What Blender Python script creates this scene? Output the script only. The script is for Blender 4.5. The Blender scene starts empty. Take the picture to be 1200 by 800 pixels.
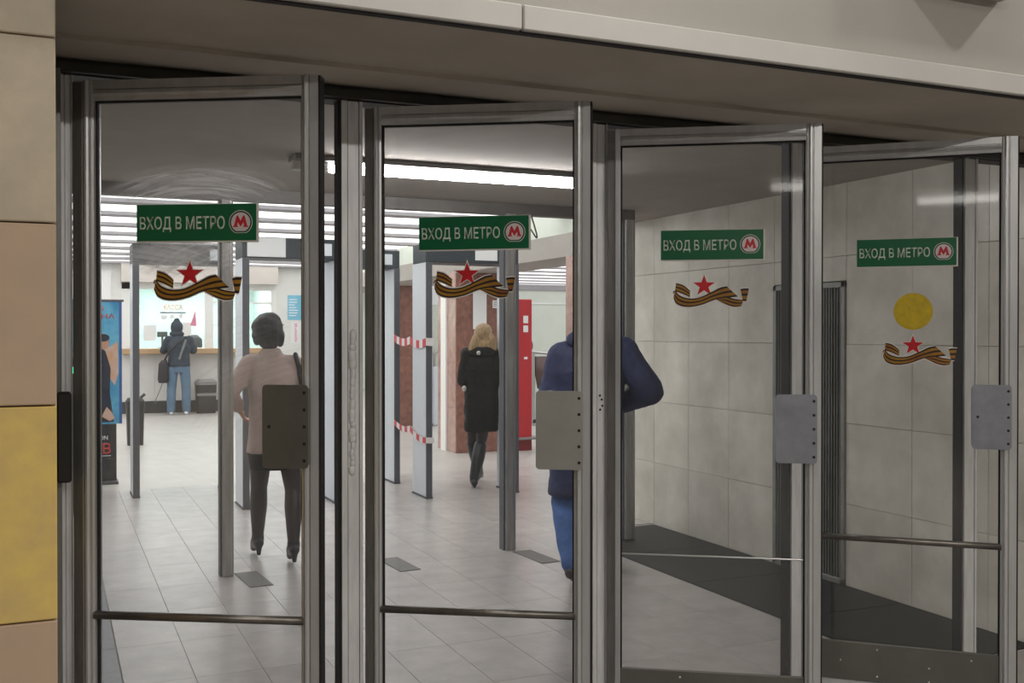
import bpy, bmesh, math, random
from mathutils import Vector, Matrix
from mathutils.geometry import tessellate_polygon
random.seed(7)
C = bpy.context.scene.collection
R = math.radians
SC = bpy.context.scene

# ------------------------------------------------------------------ camera, world, lights, exposure
cam = bpy.data.objects.new('camera', bpy.data.cameras.new('camera'))
C.objects.link(cam)
cam.location = (0, 0, 1.57)
cam.rotation_euler = (R(90 - 0.473), 0, R(-23.95))
cam.data.sensor_width = 36
cam.data.lens = 36.33
cam.data.clip_start = 0.05
SC.camera = cam
SC.view_settings.view_transform = 'Standard'
SC.view_settings.look = 'None'
SC.view_settings.gamma = 1
SC.view_settings.use_curve_mapping = False
SC.view_settings.exposure = 0.0
w = bpy.data.worlds.new('world'); SC.world = w
w.use_nodes = True
w.node_tree.nodes['Background'].inputs[0].default_value = (0.75, 0.8, 0.9, 1)
w.node_tree.nodes['Background'].inputs[1].default_value = 0.02

def area(name, loc, rot, sx, sy, power, col=(1, 0.95, 0.88)):
    l = bpy.data.lights.new(name, 'AREA'); l.shape = 'RECTANGLE'
    l.size = sx; l.size_y = sy; l.energy = power; l.color = col
    o = bpy.data.objects.new(name, l); C.objects.link(o)
    o.location = loc; o.rotation_euler = rot
    return o
ORD = ['first', 'second', 'third', 'fourth', 'fifth', 'sixth', 'seventh', 'eighth', 'ninth', 'tenth', 'eleventh', 'twelfth', 'thirteenth', 'fourteenth', 'fifteenth', 'sixteenth']
HALL_E = 2.5        # luminous ceiling of the ticket hall
TUBE_E = 56.0        # fluorescent tube in the vestibule
AISLE_E = 2.0
BOOTH_E = 9.0
# lamps of the underpass in front of the doors
area('underpass_lamp', (-0.5, 0.2, 3.9), (0, 0, 0), 3.2, 0.3, 14)
area('underpass_lamp', (3.4, -0.3, 3.9), (0, 0, 0), 3.2, 0.3, 14)
area('underpass_lamp', (0.9, -2.8, 3.9), (0, 0, 0), 3.2, 0.3, 190)
area('underpass_lamp', (5.2, -2.8, 3.9), (0, 0, 0), 3.2, 0.3, 190)
area('underpass_lamp', (1.55, 2.1, 3.85), (R(20), 0, 0), 0.12, 0.12, 17)
area('underpass_lamp', (4.25, 2.1, 3.85), (R(20), 0, 0), 0.12, 0.12, 17)

# ------------------------------------------------------------------ node materials
def M(name, col, rough=0.6, metal=0.0, var=0.0, scale=6.0, bump=0.0, bscale=40.0, col2=None, stretch=(1, 1, 1),
      spec=0.5, rnd=0.0, emit=None, coat=0.0, detail=6):
    m = bpy.data.materials.new(name); m.use_nodes = True
    nt = m.node_tree; b = nt.nodes['Principled BSDF']
    b.inputs['Roughness'].default_value = rough
    b.inputs['Metallic'].default_value = metal
    b.inputs['Specular IOR Level'].default_value = spec
    b.inputs['Base Color'].default_value = (*col, 1)
    if coat: b.inputs['Coat Weight'].default_value = coat; b.inputs['Coat Roughness'].default_value = 0.15
    if emit:
        b.inputs['Emission Color'].default_value = (*emit[0], 1); b.inputs['Emission Strength'].default_value = emit[1]
    if var or bump or rnd:
        tc = nt.nodes.new('ShaderNodeTexCoord'); mp = nt.nodes.new('ShaderNodeMapping')
        mp.inputs['Scale'].default_value = stretch
        oi = nt.nodes.new('ShaderNodeObjectInfo')
        ad = nt.nodes.new('ShaderNodeVectorMath'); ad.operation = 'MULTIPLY_ADD'
        nt.links.new(oi.outputs['Location'], ad.inputs[0]); ad.inputs[1].default_value = (1.7, 1.3, 1.9)
        nt.links.new(tc.outputs['Object'], ad.inputs[2])
        nt.links.new(ad.outputs[0], mp.inputs['Vector'])
        out = None
        if var:
            nz = nt.nodes.new('ShaderNodeTexNoise'); nz.inputs['Scale'].default_value = scale
            nz.inputs['Detail'].default_value = detail; nz.inputs['Roughness'].default_value = 0.62
            nt.links.new(mp.outputs[0], nz.inputs['Vector'])
            rp = nt.nodes.new('ShaderNodeValToRGB')
            c2 = col2 if col2 else tuple(max(0, x * (1 - var)) for x in col)
            rp.color_ramp.elements[0].position = 0.32; rp.color_ramp.elements[1].position = 0.68
            rp.color_ramp.elements[0].color = (*c2, 1); rp.color_ramp.elements[1].color = (*col, 1)
            nt.links.new(nz.outputs['Fac'], rp.inputs[0]); out = rp.outputs[0]
        if rnd:
            hs = nt.nodes.new('ShaderNodeHueSaturation')
            mr = nt.nodes.new('ShaderNodeMapRange'); mr.inputs[3].default_value = 1 - rnd; mr.inputs[4].default_value = 1 + rnd
            nt.links.new(oi.outputs['Random'], mr.inputs[0]); nt.links.new(mr.outputs[0], hs.inputs['Value'])
            if out: nt.links.new(out, hs.inputs['Color'])
            else: hs.inputs['Color'].default_value = (*col, 1)
            out = hs.outputs[0]
        if out: nt.links.new(out, b.inputs['Base Color'])
        if bump:
            n2 = nt.nodes.new('ShaderNodeTexNoise'); n2.inputs['Scale'].default_value = bscale; n2.inputs['Detail'].default_value = 4
            nt.links.new(mp.outputs[0], n2.inputs['Vector'])
            bp = nt.nodes.new('ShaderNodeBump'); bp.inputs['Strength'].default_value = bump; bp.inputs['Distance'].default_value = 0.01
            nt.links.new(n2.outputs['Fac'], bp.inputs['Height']); nt.links.new(bp.outputs[0], b.inputs['Normal'])
    return m

def math_node(nt, op, a, b=None, c=None, clamp=False):
    n = nt.nodes.new('ShaderNodeMath'); n.operation = op; n.use_clamp = clamp
    for i, v in enumerate((a, b, c)):
        if v is None: continue
        if isinstance(v, (int, float)): n.inputs[i].default_value = v
        else: nt.links.new(v, n.inputs[i])
    return n.outputs[0]

def glass_mat(name, tint, haze=0.02, smear=None, refl=0.035):
    m = bpy.data.materials.new(name); m.use_nodes = True
    nt = m.node_tree; nt.nodes.clear(); L = nt.links
    out = nt.nodes.new('ShaderNodeOutputMaterial')
    tr = nt.nodes.new('ShaderNodeBsdfTransparent'); tr.inputs[0].default_value = (*tint, 1)
    gl = nt.nodes.new('ShaderNodeBsdfGlossy'); gl.inputs['Roughness'].default_value = 0.05
    df = nt.nodes.new('ShaderNodeBsdfDiffuse'); df.inputs[0].default_value = (.85, .86, .88, 1)
    tl = nt.nodes.new('ShaderNodeBsdfTranslucent'); tl.inputs[0].default_value = (.85, .86, .88, 1)
    dm = nt.nodes.new('ShaderNodeMixShader'); dm.inputs[0].default_value = 0.5
    L.new(df.outputs[0], dm.inputs[1]); L.new(tl.outputs[0], dm.inputs[2])
    lw = nt.nodes.new('ShaderNodeLayerWeight'); lw.inputs['Blend'].default_value = 0.5
    f = math_node(nt, 'POWER', lw.outputs['Facing'], 4.0)
    f = math_node(nt, 'MULTIPLY_ADD', f, 0.5, refl, clamp=True)
    m1 = nt.nodes.new('ShaderNodeMixShader'); L.new(f, m1.inputs[0]); L.new(tr.outputs[0], m1.inputs[1]); L.new(gl.outputs[0], m1.inputs[2])
    tc = nt.nodes.new('ShaderNodeTexCoord')
    nz = nt.nodes.new('ShaderNodeTexNoise'); nz.inputs['Scale'].default_value = 5; nz.inputs['Detail'].default_value = 8
    L.new(tc.outputs['Object'], nz.inputs['Vector'])
    h = math_node(nt, 'MULTIPLY_ADD', nz.outputs['Fac'], haze * 1.6, haze * 0.2)
    # fine hair scratches
    mp = nt.nodes.new('ShaderNodeMapping'); mp.inputs['Rotation'].default_value = (0, 0.6, 0); mp.inputs['Scale'].default_value = (6, 1, 140)
    L.new(tc.outputs['Object'], mp.inputs[0])
    n2 = nt.nodes.new('ShaderNodeTexNoise'); n2.inputs['Scale'].default_value = 2.2; n2.inputs['Detail'].default_value = 3
    L.new(mp.outputs[0], n2.inputs['Vector'])
    s = math_node(nt, 'MULTIPLY', math_node(nt, 'SUBTRACT', n2.outputs['Fac'], 0.66, clamp=True), 0.5)
    h = math_node(nt, 'ADD', h, s)
    if smear:
        for (cx, cz, r0, wd, amt, zmin, mask) in smear:
            sp = nt.nodes.new('ShaderNodeSeparateXYZ'); L.new(tc.outputs['Object'], sp.inputs[0])
            dx = math_node(nt, 'SUBTRACT', sp.outputs[0], cx)
            dz = math_node(nt, 'MULTIPLY', math_node(nt, 'SUBTRACT', sp.outputs[2], cz), 1.55)
            d = math_node(nt, 'SQRT', math_node(nt, 'ADD', math_node(nt, 'MULTIPLY', dx, dx), math_node(nt, 'MULTIPLY', dz, dz)))
            # wipe streaks that run round the sign, broken up along the arc
            an = math_node(nt, 'ARCTAN2', dz, dx)
            cbx = nt.nodes.new('ShaderNodeCombineXYZ')
            L.new(math_node(nt, 'MULTIPLY', an, 2.2), cbx.inputs[0]); L.new(math_node(nt, 'MULTIPLY', d, 62.0), cbx.inputs[1])
            n4 = nt.nodes.new('ShaderNodeTexNoise'); n4.inputs['Scale'].default_value = 1.0; n4.inputs['Detail'].default_value = 5; n4.inputs['Distortion'].default_value = .5
            L.new(cbx.outputs[0], n4.inputs['Vector'])
            st = math_node(nt, 'MULTIPLY_ADD', math_node(nt, 'SUBTRACT', n4.outputs['Fac'], 0.46, clamp=True), 2.6, 0.22)
            band = math_node(nt, 'SUBTRACT', 1.0, math_node(nt, 'DIVIDE', math_node(nt, 'ABSOLUTE', math_node(nt, 'SUBTRACT', d, r0)), wd), clamp=True)
            if zmin is not None:
                up = math_node(nt, 'MULTIPLY', math_node(nt, 'SUBTRACT', sp.outputs[2], zmin), 22.0, clamp=True)
                band = math_node(nt, 'MULTIPLY', band, up)
            if mask:
                qx = math_node(nt, 'DIVIDE', math_node(nt, 'SUBTRACT', sp.outputs[0], mask[0]), mask[2])
                qz = math_node(nt, 'DIVIDE', math_node(nt, 'SUBTRACT', sp.outputs[2], mask[1]), mask[3])
                qq = math_node(nt, 'ADD', math_node(nt, 'MULTIPLY', qx, qx), math_node(nt, 'MULTIPLY', qz, qz))
                band = math_node(nt, 'MULTIPLY', math_node(nt, 'SUBTRACT', 1.0, qq, clamp=True), 1.0)
            v = math_node(nt, 'MULTIPLY', math_node(nt, 'MULTIPLY', band, st), amt)
            h = math_node(nt, 'ADD', h, v, clamp=True)
    m2 = nt.nodes.new('ShaderNodeMixShader'); L.new(h, m2.inputs[0]); L.new(m1.outputs[0], m2.inputs[1]); L.new(dm.outputs[0], m2.inputs[2])
    L.new(m2.outputs[0], out.inputs[0])
    return m

def emis(name, col, s):
    m = bpy.data.materials.new(name); m.use_nodes = True
    nt = m.node_tree; nt.nodes.clear()
    e = nt.nodes.new('ShaderNodeEmission'); e.inputs[0].default_value = (*col, 1); e.inputs[1].default_value = s
    o = nt.nodes.new('ShaderNodeOutputMaterial'); nt.links.new(e.outputs[0], o.inputs[0])
    return m

MT = {}
MT['alu'] = M('aluminium_brushed', (.60, .605, .61), .34, .55, var=.16, scale=6, stretch=(3, 3, .5), bump=.05, bscale=60)
MT['alu_dark'] = M('aluminium_dark', (.24, .235, .225), .45, .7, var=.35, scale=8, stretch=(5, 5, .6))
MT['alu_light'] = M('jamb_painted_metal', (.72, .72, .73), .5, .35, var=.2, scale=7, stretch=(5, 5, .8), bump=.08, bscale=30)
MT['rubber'] = M('black_rubber', (.012, .010, .012), .7, var=.3)
MT['putty'] = M('putty', (.74, .74, .75), .6, .2, var=.2, scale=14)
MT['steel_olive'] = M('steel_reflecting_olive', (.15, .148, .132), .45, .55, var=.15, scale=9, bump=.05)  # push plate tints: what each plate reflects is put into its base colour
MT['steel_grey'] = M('steel_reflecting_grey', (.40, .39, .365), .45, .6, var=.12, scale=9, bump=.05)
MT['steel_blue'] = M('steel_reflecting_blue', (.31, .32, .36), .42, .6, var=.22, scale=12, bump=.05)
MT['screw'] = M('screw_dark', (.02, .02, .02), .5, .3)
MT['rivet'] = M('rivet_bright', (.75, .73, .68), .3, .9)
MT['kick'] = M('kick_plate_steel', (.17, .165, .15), .5, .5, var=.2, scale=5)
MT['rod'] = M('rod_steel', (.20, .185, .165), .35, .8, var=.3, scale=20)
MT['green'] = M('sign_green', (.0, .115, .042), .35, var=.12, scale=8)
MT['sign_white'] = M('sign_white_edge', (.62, .60, .56), .5)
MT['sign_text'] = M('sign_lettering', (.55, .62, .54), .5)
MT['logo_white'] = M('logo_white', (.62, .56, .55), .5)
MT['logo_red'] = M('logo_red', (.50, .015, .03), .45)
MT['logo_dark'] = M('logo_ring', (.03, .05, .05), .5)
MT['star'] = M('star_red', (.62, .012, .02), .4, var=.25, scale=30)
MT['rib_dark'] = M('ribbon_black', (.022, .010, .006), .45)
MT['rib_orange'] = M('ribbon_orange', (.40, .22, .018), .45, var=.55, scale=12, col2=(.24, .07, .015))
MT['halo'] = M('sticker_film', (.78, .74, .70), .5)
MT['yellow'] = M('yellow_dot', (.62, .44, .01), .5, var=.3, scale=26)
MT['soffit'] = M('soffit_paint', (.46, .415, .36), .8, var=.14, scale=3, bump=.05, bscale=120)
MT['fascia'] = M('fascia_plaster', (.44, .42, .39), .8, var=.08, scale=2.5, bump=.05, bscale=90)
MT['trimw'] = M('trim_white_metal', (.60, .585, .56), .5, .1, var=.08, scale=3)
MT['dark_metal'] = M('transom_dark', (.035, .03, .025), .6, var=.5, scale=8)
MT['ceil_v'] = M('vestibule_ceiling', (.40, .36, .325), .85, var=.1, scale=4, bump=.05, bscale=100)
MT['marble_w'] = M('wall_marble_slab', (.78, .75, .68), .28, var=.16, scale=3.2, rnd=.06, col2=(.58, .55, .48), bump=.03, bscale=20)
MT['joint'] = M('joint_mortar', (.22, .21, .18), .9, var=.2)
MT['pier_tan'] = M('pier_slab_tan', (.64, .545, .40), .42, var=.3, scale=7, col2=(.51, .435, .325), bump=.05, bscale=20)
MT['pier_pink'] = M('pier_slab_pink', (.60, .43, .295), .42, var=.3, scale=6, col2=(.51, .39, .285), bump=.05, bscale=20)
MT['pier_yellow'] = M('pier_slab_yellow', (.84, .62, .17), .4, var=.35, scale=7, col2=(.66, .47, .20), bump=.05, bscale=20)
MT['tile'] = M('floor_tile', (.49, .465, .455), .30, var=.18, scale=5, rnd=.06, bump=.03, bscale=30, col2=(.36, .34, .33))
MT['tile_far'] = M('floor_far', (.50, .48, .455), .36, var=.14, scale=2.4)
MT['tile_out'] = M('underpass_floor', (.30, .28, .26), .5, var=.2, scale=3)
MT['granite_dark'] = M('granite_black', (.017, .019, .019), .55, var=.45, scale=40, rnd=.1, spec=.3)
MT['granite_blue'] = M('granite_bluegrey', (.17, .18, .205), .4, var=.3, scale=20, rnd=.1)
MT['grout'] = M('grout', (.40, .38, .37), .9)
MT['grille'] = M('grille_metal', (.22, .22, .21), .5, .2, var=.3, scale=10)
MT['grille_frame'] = M('grille_frame', (.30, .30, .295), .45, .4, var=.25, scale=10)
MT['plate_dark'] = M('floor_plate_dark', (.15, .145, .14), .5, .3, var=.2, scale=12)
MT['black'] = M('void_black', (.008, .008, .008), .9)
MT['portal'] = M('portal_steel', (.46, .45, .435), .4, .45, var=.3, scale=8, stretch=(4, 4, .5))
MT['portal_dark'] = M('portal_header', (.17, .16, .15), .5, .2, var=.3, scale=6)
MT['hall_white'] = M('hall_white_plaster', (.78, .79, .77), .75, var=.05, scale=3)
MT['hall_green'] = M('hall_pale_green', (.62, .67, .60), .6, var=.08, scale=3)
MT['beam'] = M('hall_beam', (.40, .37, .34), .7, var=.1, scale=4)
MT['bars'] = M('ceiling_bars', (.34, .33, .35), .6, var=.1)
MT['red_marble'] = M('red_marble', (.30, .135, .095), .18, var=.55, scale=14, col2=(.17, .075, .06), rnd=.1)
MT['red_marble_lit'] = M('red_marble_lit', (.52, .33, .28), .16, var=.35, scale=9, rnd=.08)
MT['reflection_strip'] = M('reflection_strip', (.85, .84, .82), .4)
MT['gate'] = M('gate_panel_grey', (.70, .74, .79), .45, .1, var=.06, scale=5)
MT['gate_edge'] = M('gate_edge', (.085, .088, .105), .5)
MT['gate_bar'] = M('gate_bar', (.035, .045, .055), .5)
MT['screen'] = M('gate_display', (.52, .55, .57), .4, emit=((.5, .55, .6), .25))
MT['paper'] = M('paper', (.82, .83, .84), .7)
MT['ink'] = M('paper_print', (.25, .25, .30), .7)
MT['tape_w'] = M('tape_white', (.8, .78, .78), .5)
MT['tape_r'] = M('tape_red', (.62, .04, .06), .5)
MT['booth'] = M('booth_panel', (.74, .73, .71), .5, var=.08, scale=6)
MT['booth_top'] = M('booth_fascia', (.60, .56, .52), .6, var=.08, scale=4)
MT['wood'] = M('ledge_wood', (.55, .36, .19), .45, var=.25, scale=9, stretch=(1, 8, 8))
MT['skirt'] = M('skirting_dark', (.05, .05, .055), .5, var=.2)
MT['teal'] = M('booth_inside', (.76, .86, .84), .7, var=.12, scale=3)
MT['winframe'] = M('window_frame_white', (.82, .83, .82), .5)
MT['bluepaper'] = M('blue_notice', (.22, .58, .78), .6, var=.1)
MT['pinkpaper'] = M('pink_notice', (.75, .25, .38), .6)
MT['orange'] = M('orange_letters', (.85, .25, .06), .5)
MT['banner_blue'] = M('banner_blue', (.03, .24, .46), .4, var=.75, scale=5, col2=(.15, .48, .66), detail=3)
MT['banner_edge'] = M('banner_edge', (.03, .10, .30), .4)
MT['banner_black'] = M('banner_black', (.022, .022, .026), .4)
MT['banner_suit'] = M('banner_suit', (.012, .022, .045), .5, var=.4, scale=9)
MT['banner_glow'] = M('banner_glow', (.62, .30, .13), .5, var=.5, scale=7, col2=(.55, .45, .42))
MT['banner_skin'] = M('banner_skin', (.50, .27, .18), .5)
MT['banner_red'] = M('banner_red', (.55, .05, .04), .5)
MT['banner_white'] = M('banner_white', (.7, .7, .7), .5)
MT['bin'] = M('bin_black', (.018, .018, .022), .5, var=.3)
MT['bin_top'] = M('bin_top', (.22, .21, .21), .5)
MT['led'] = emis('green_lamp', (.05, 1, .45), 3)
MT['red_paint'] = M('red_paint', (.52, .018, .028), .35, var=.15)
MT['red_dark'] = M('red_base', (.22, .015, .02), .5)
MT['steel'] = M('bright_steel', (.5, .5, .5), .3, .9)
MT['brown_panel'] = M('turnstile_wing', (.085, .045, .04), .3)
MT['cabinet'] = M('cabinet_white', (.70, .73, .75), .4)
MT['cable'] = M('cable_grey', (.16, .16, .16), .6)
MT['skin'] = M('skin', (.52, .30, .22), .55, var=.08)
MT['hair_black'] = M('hair_black', (.03, .028, .03), .42, var=.85, scale=30, stretch=(3, 3, .5), bump=1.0, bscale=70, col2=(.008, .008, .009))
MT['hair_blonde'] = M('hair_blonde', (.55, .37, .19), .5, var=.55, scale=22, stretch=(4, 4, .5), bump=.5, bscale=50)
MT['hair_grey'] = M('hair_grey', (.10, .09, .085), .6, var=.4, scale=30)
MT['beige'] = M('jacket_beige', (.50, .385, .35), .8, var=.1, scale=9, bump=.2, bscale=60)
MT['blackcloth'] = M('skirt_black', (.016, .015, .017), .8, var=.3, scale=10)
MT['tights'] = M('tights', (.05, .036, .036), .5, var=.3, scale=8)
MT['shoe'] = M('shoe_dark', (.022, .022, .026), .4)
MT['fur'] = M('coat_black_fur', (.010, .011, .010), .8, var=.6, scale=35, bump=.9, bscale=50)
MT['boot'] = M('boot_leather', (.022, .024, .028), .35, var=.3)
MT['navy'] = M('jacket_navy', (.030, .042, .125), .7, var=.35, scale=6, bump=.25, bscale=25)
MT['denim'] = M('denim_blue', (.07, .17, .46), .8, var=.45, scale=7, bump=.2, bscale=40)
MT['denim_pale'] = M('denim_pale', (.115, .20, .30), .8, var=.3, scale=9)
MT['hoodie'] = M('hoodie_dark', (.030, .048, .070), .8, var=.3, scale=9)
MT['bagblack'] = M('bag_black', (.014, .014, .018), .5)
MT['strap'] = M('strap_grey', (.16, .18, .18), .6)
MT['white_shoe'] = M('shoe_white', (.75, .75, .76), .5)
MT['glass1'] = glass_mat('door_glass_smeared', (.97, .975, .975), .035, refl=.03,
        smear=[(.40, 1.80, .33, .16, 1.3, 1.985, None),
               (.05, 1.35, 0, 1, .75, None, (.30, 1.82, .17, .075)), (.75, 1.45, 0, 1, .65, None, (.34, 1.81, .20, .07)),
               (.90, 1.10, 0, 1, .12, None, (.55, 1.42, .24, .28)), (.0, .7, 0, 1, .03, None, (.30, 1.2, .28, .25)), (.40, 1.80, .33, .1, .25, None, (.40, 2.03, .30, .10))])
MT['glass2'] = glass_mat('door_glass_clear', (.97, .975, .97), .012, refl=.03)
MT['glass3'] = glass_mat('door_glass_grey', (.97, .975, .97), .016, refl=.035)
MT['glass4'] = glass_mat('door_glass_reflective', (.975, .98, .975), .014, refl=.045)  # nearly clear tint, slightly stronger reflection than the other panes
MT['booth_glass'] = glass_mat('booth_glass', (.93, .985, .97), .02)
MT['lum'] = emis('luminous_ceiling', (1, .985, .96), HALL_E)
MT['lum_green'] = emis('luminous_ceiling_pale', (.86, 1, .92), HALL_E * .5)
MT['lum2'] = emis('luminous_ceiling_aisle', (1, .97, .98), AISLE_E)
MT['tube'] = emis('fluorescent_tube', (1, .97, .96), TUBE_E)
MT['tube_out'] = emis('underpass_tube', (1, .96, .9), 5)
MT['booth_l'] = emis('booth_lamp', (.95, 1, .98), BOOTH_E)

# ------------------------------------------------------------------ mesh helpers
class MB:
    def __init__(s): s.bm = bmesh.new(); s.mi = 0
    def _mark(s, faces):
        for f in faces: f.material_index = s.mi
    def box(s, x0, x1, y0, y1, z0, z1, bev=0.0, seg=1):
        r = bmesh.ops.create_cube(s.bm, size=1)
        vs = r['verts']
        for v in vs:
            v.co = Vector((x0 + (v.co.x + .5) * (x1 - x0), y0 + (v.co.y + .5) * (y1 - y0), z0 + (v.co.z + .5) * (z1 - z0)))
        fs = set(f for v in vs for f in v.link_faces); s._mark(fs)
        if bev:
            es = list(set(e for v in vs for e in v.link_edges))
            bmesh.ops.bevel(s.bm, geom=es, offset=bev, segments=seg, affect='EDGES', profile=.6)
        return s
    def cyl(s, p0, p1, r0, r1=None, n=16, caps=True):
        p0, p1 = Vector(p0), Vector(p1); d = p1 - p0
        if r1 is None: r1 = r0
        q = Vector((0, 0, 1)).rotation_difference(d.normalized()).to_matrix().to_4x4()
        r = bmesh.ops.create_cone(s.bm, cap_ends=caps, segments=n, radius1=r0, radius2=r1, depth=d.length,
                                  matrix=Matrix.Translation((p0 + p1) / 2) @ q)
        s._mark(set(f for v in r['verts'] for f in v.link_faces)); return s
    def ball(s, c, rx, ry=None, rz=None, rot=None, n=16):
        ry = rx if ry is None else ry; rz = rx if rz is None else rz
        m = Matrix.Translation(Vector(c))
        if rot is not None: m = m @ rot.to_4x4()
        r = bmesh.ops.create_uvsphere(s.bm, u_segments=n, v_segments=max(6, n // 2), radius=1, matrix=m @ Matrix.Diagonal((rx, ry, rz, 1)))
        s._mark(set(f for v in r['verts'] for f in v.link_faces)); return s
    def cap(s, p0, p1, r0, r1, n=14):
        if (Vector(p1) - Vector(p0)).length > 1e-4: s.cyl(p0, p1, r0, r1, n)
        s.ball(p0, r0, n=n); s.ball(p1, r1, n=n); return s
    def loft(s, rings, n=24, p=2.0):
        rows = []
        for (c, rx, ry) in rings:
            c = Vector(c); row = []
            for k in range(n):
                a = 2 * math.pi * k / n; ca, sa = math.cos(a), math.sin(a)
                e = 2.0 / p
                row.append(s.bm.verts.new(c + Vector((rx * math.copysign(abs(ca) ** e, ca), ry * math.copysign(abs(sa) ** e, sa), 0))))
            rows.append(row)
        fs = []
        for a, b in zip(rows, rows[1:]):
            for k in range(n): fs.append(s.bm.faces.new((a[k], a[(k + 1) % n], b[(k + 1) % n], b[k])))
        fs.append(s.bm.faces.new(rows[0][::-1])); fs.append(s.bm.faces.new(rows[-1]))
        s._mark(fs); return s
    def quad(s, pts):
        f = s.bm.faces.new([s.bm.verts.new(p) for p in pts]); s._mark([f]); return s
    def poly(s, pts, y0, y1):      # outline in x,z extruded from y0 (front) to y1
        a = [s.bm.verts.new((x, y0, z)) for x, z in pts]; b = [s.bm.verts.new((x, y1, z)) for x, z in pts]
        t = tessellate_polygon([[Vector((x, z, 0)) for x, z in pts]])
        fs = []
        for i, j, k in t:
            fs.append(s.bm.faces.new((a[i], a[j], a[k]))); fs.append(s.bm.faces.new((b[k], b[j], b[i])))
        n = len(pts)
        for i in range(n): fs.append(s.bm.faces.new((a[i], b[i], b[(i + 1) % n], a[(i + 1) % n])))
        s._mark(fs); return s
    def prism(s, prof, z0, z1):    # profile in x,y swept along z
        a = [s.bm.verts.new((x, y, z0)) for x, y in prof]; b = [s.bm.verts.new((x, y, z1)) for x, y in prof]
        n = len(prof); fs = []
        for i in range(n): fs.append(s.bm.faces.new((a[i], a[(i + 1) % n], b[(i + 1) % n], b[i])))
        t = tessellate_polygon([[Vector((x, y, 0)) for x, y in prof]])
        for i, j, k in t: fs.append(s.bm.faces.new((a[k], a[j], a[i]))); fs.append(s.bm.faces.new((b[i], b[j], b[k])))
        s._mark(fs); return s
    def tube(s, pts, r, n=8):
        for a, b in zip(pts, pts[1:]): s.cyl(a, b, r, r, n)
        return s
    def xf(s, m): bmesh.ops.transform(s.bm, matrix=m, verts=s.bm.verts[:]); return s
    def build(s, name, mat, parent=None, smooth=False):
        bmesh.ops.recalc_face_normals(s.bm, faces=s.bm.faces[:])
        me = bpy.data.meshes.new(name); s.bm.to_mesh(me); s.bm.free()
        for m in (mat if isinstance(mat, (list, tuple)) else [mat]): me.materials.append(MT[m])
        if smooth:
            for p in me.polygons: p.use_smooth = True
        o = bpy.data.objects.new(name, me); C.objects.link(o)
        if parent: o.parent = parent
        return o
    def stuff(s, *a, **k):
        o = s.build(*a, **k); o['kind'] = 'stuff'; return o
    def remesh(s, name, mat, parent=None, vox=0.012, smooth=4, fac=.5, noise=0):
        o = s.build(name, mat, parent)
        m = o.modifiers.new('r', 'REMESH'); m.mode = 'VOXEL'; m.voxel_size = vox
        if smooth:
            k = o.modifiers.new('s', 'SMOOTH'); k.factor = fac; k.iterations = smooth
        dg = bpy.context.evaluated_depsgraph_get()
        me = bpy.data.meshes.new_from_object(o.evaluated_get(dg))
        old = o.data; o.modifiers.clear(); o.data = me; bpy.data.meshes.remove(old)
        me.name = name
        if noise:
            from mathutils import noise as N
            for v in me.vertices:
                v.co += v.normal * noise * (N.noise(v.co * 9) + .5 * N.noise(v.co * 23))
        for p in me.polygons: p.use_smooth = True
        return o

def tag(o, label=None, cat=None, group=None, kind=None):
    if label: o['label'] = label
    if cat: o['category'] = cat
    if group: o['group'] = group
    if kind: o['kind'] = kind
    return o
def empty(name, loc=(0, 0, 0), rz=0.0, **k):
    o = bpy.data.objects.new(name, None); o.empty_display_size = .1; C.objects.link(o)
    o.location = loc; o.rotation_euler = (0, 0, rz); return tag(o, **k)
def copy_tree(o, parent=None):
    c = o.copy(); C.objects.link(c)
    if parent: c.parent = parent
    for ch in list(o.children): copy_tree(ch, c)
    return c
def place(proto, name, loc, parent, mat=None):
    c = proto.copy(); c.name = name; C.objects.link(c); c.location = loc; c.parent = parent
    return c
def text_mesh(name, s, mat, parent, x0, z0, wid, hei, y, thick=.0006, bold=.012):
    cu = bpy.data.curves.new(name, 'FONT'); cu.body = s; cu.size = 1; cu.offset = bold; cu.extrude = .0; cu.resolution_u = 3
    t = bpy.data.objects.new(name, cu); C.objects.link(t)
    dg = bpy.context.evaluated_depsgraph_get()
    me = bpy.data.meshes.new_from_object(t.evaluated_get(dg))
    bpy.data.objects.remove(t)
    xs = [v.co.x for v in me.vertices]; a, b = min(xs), max(xs)
    h = 0.729  # cap height of the built-in face at size 1
    for v in me.vertices:
        v.co = Vector((x0 + (v.co.x - a) / (b - a) * wid, y, z0 + v.co.y / h * hei))
    bm = bmesh.new(); bm.from_mesh(me)
    r = bmesh.ops.extrude_face_region(bm, geom=bm.faces[:])
    for v in [g for g in r['geom'] if isinstance(g, bmesh.types.BMVert)]: v.co.y -= thick
    bmesh.ops.recalc_face_normals(bm, faces=bm.faces[:])
    bm.to_mesh(me); bm.free(); me.materials.clear(); me.materials.append(MT[mat]); me.name = name
    o = bpy.data.objects.new(name, me); C.objects.link(o); o.parent = parent
    return o

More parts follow.
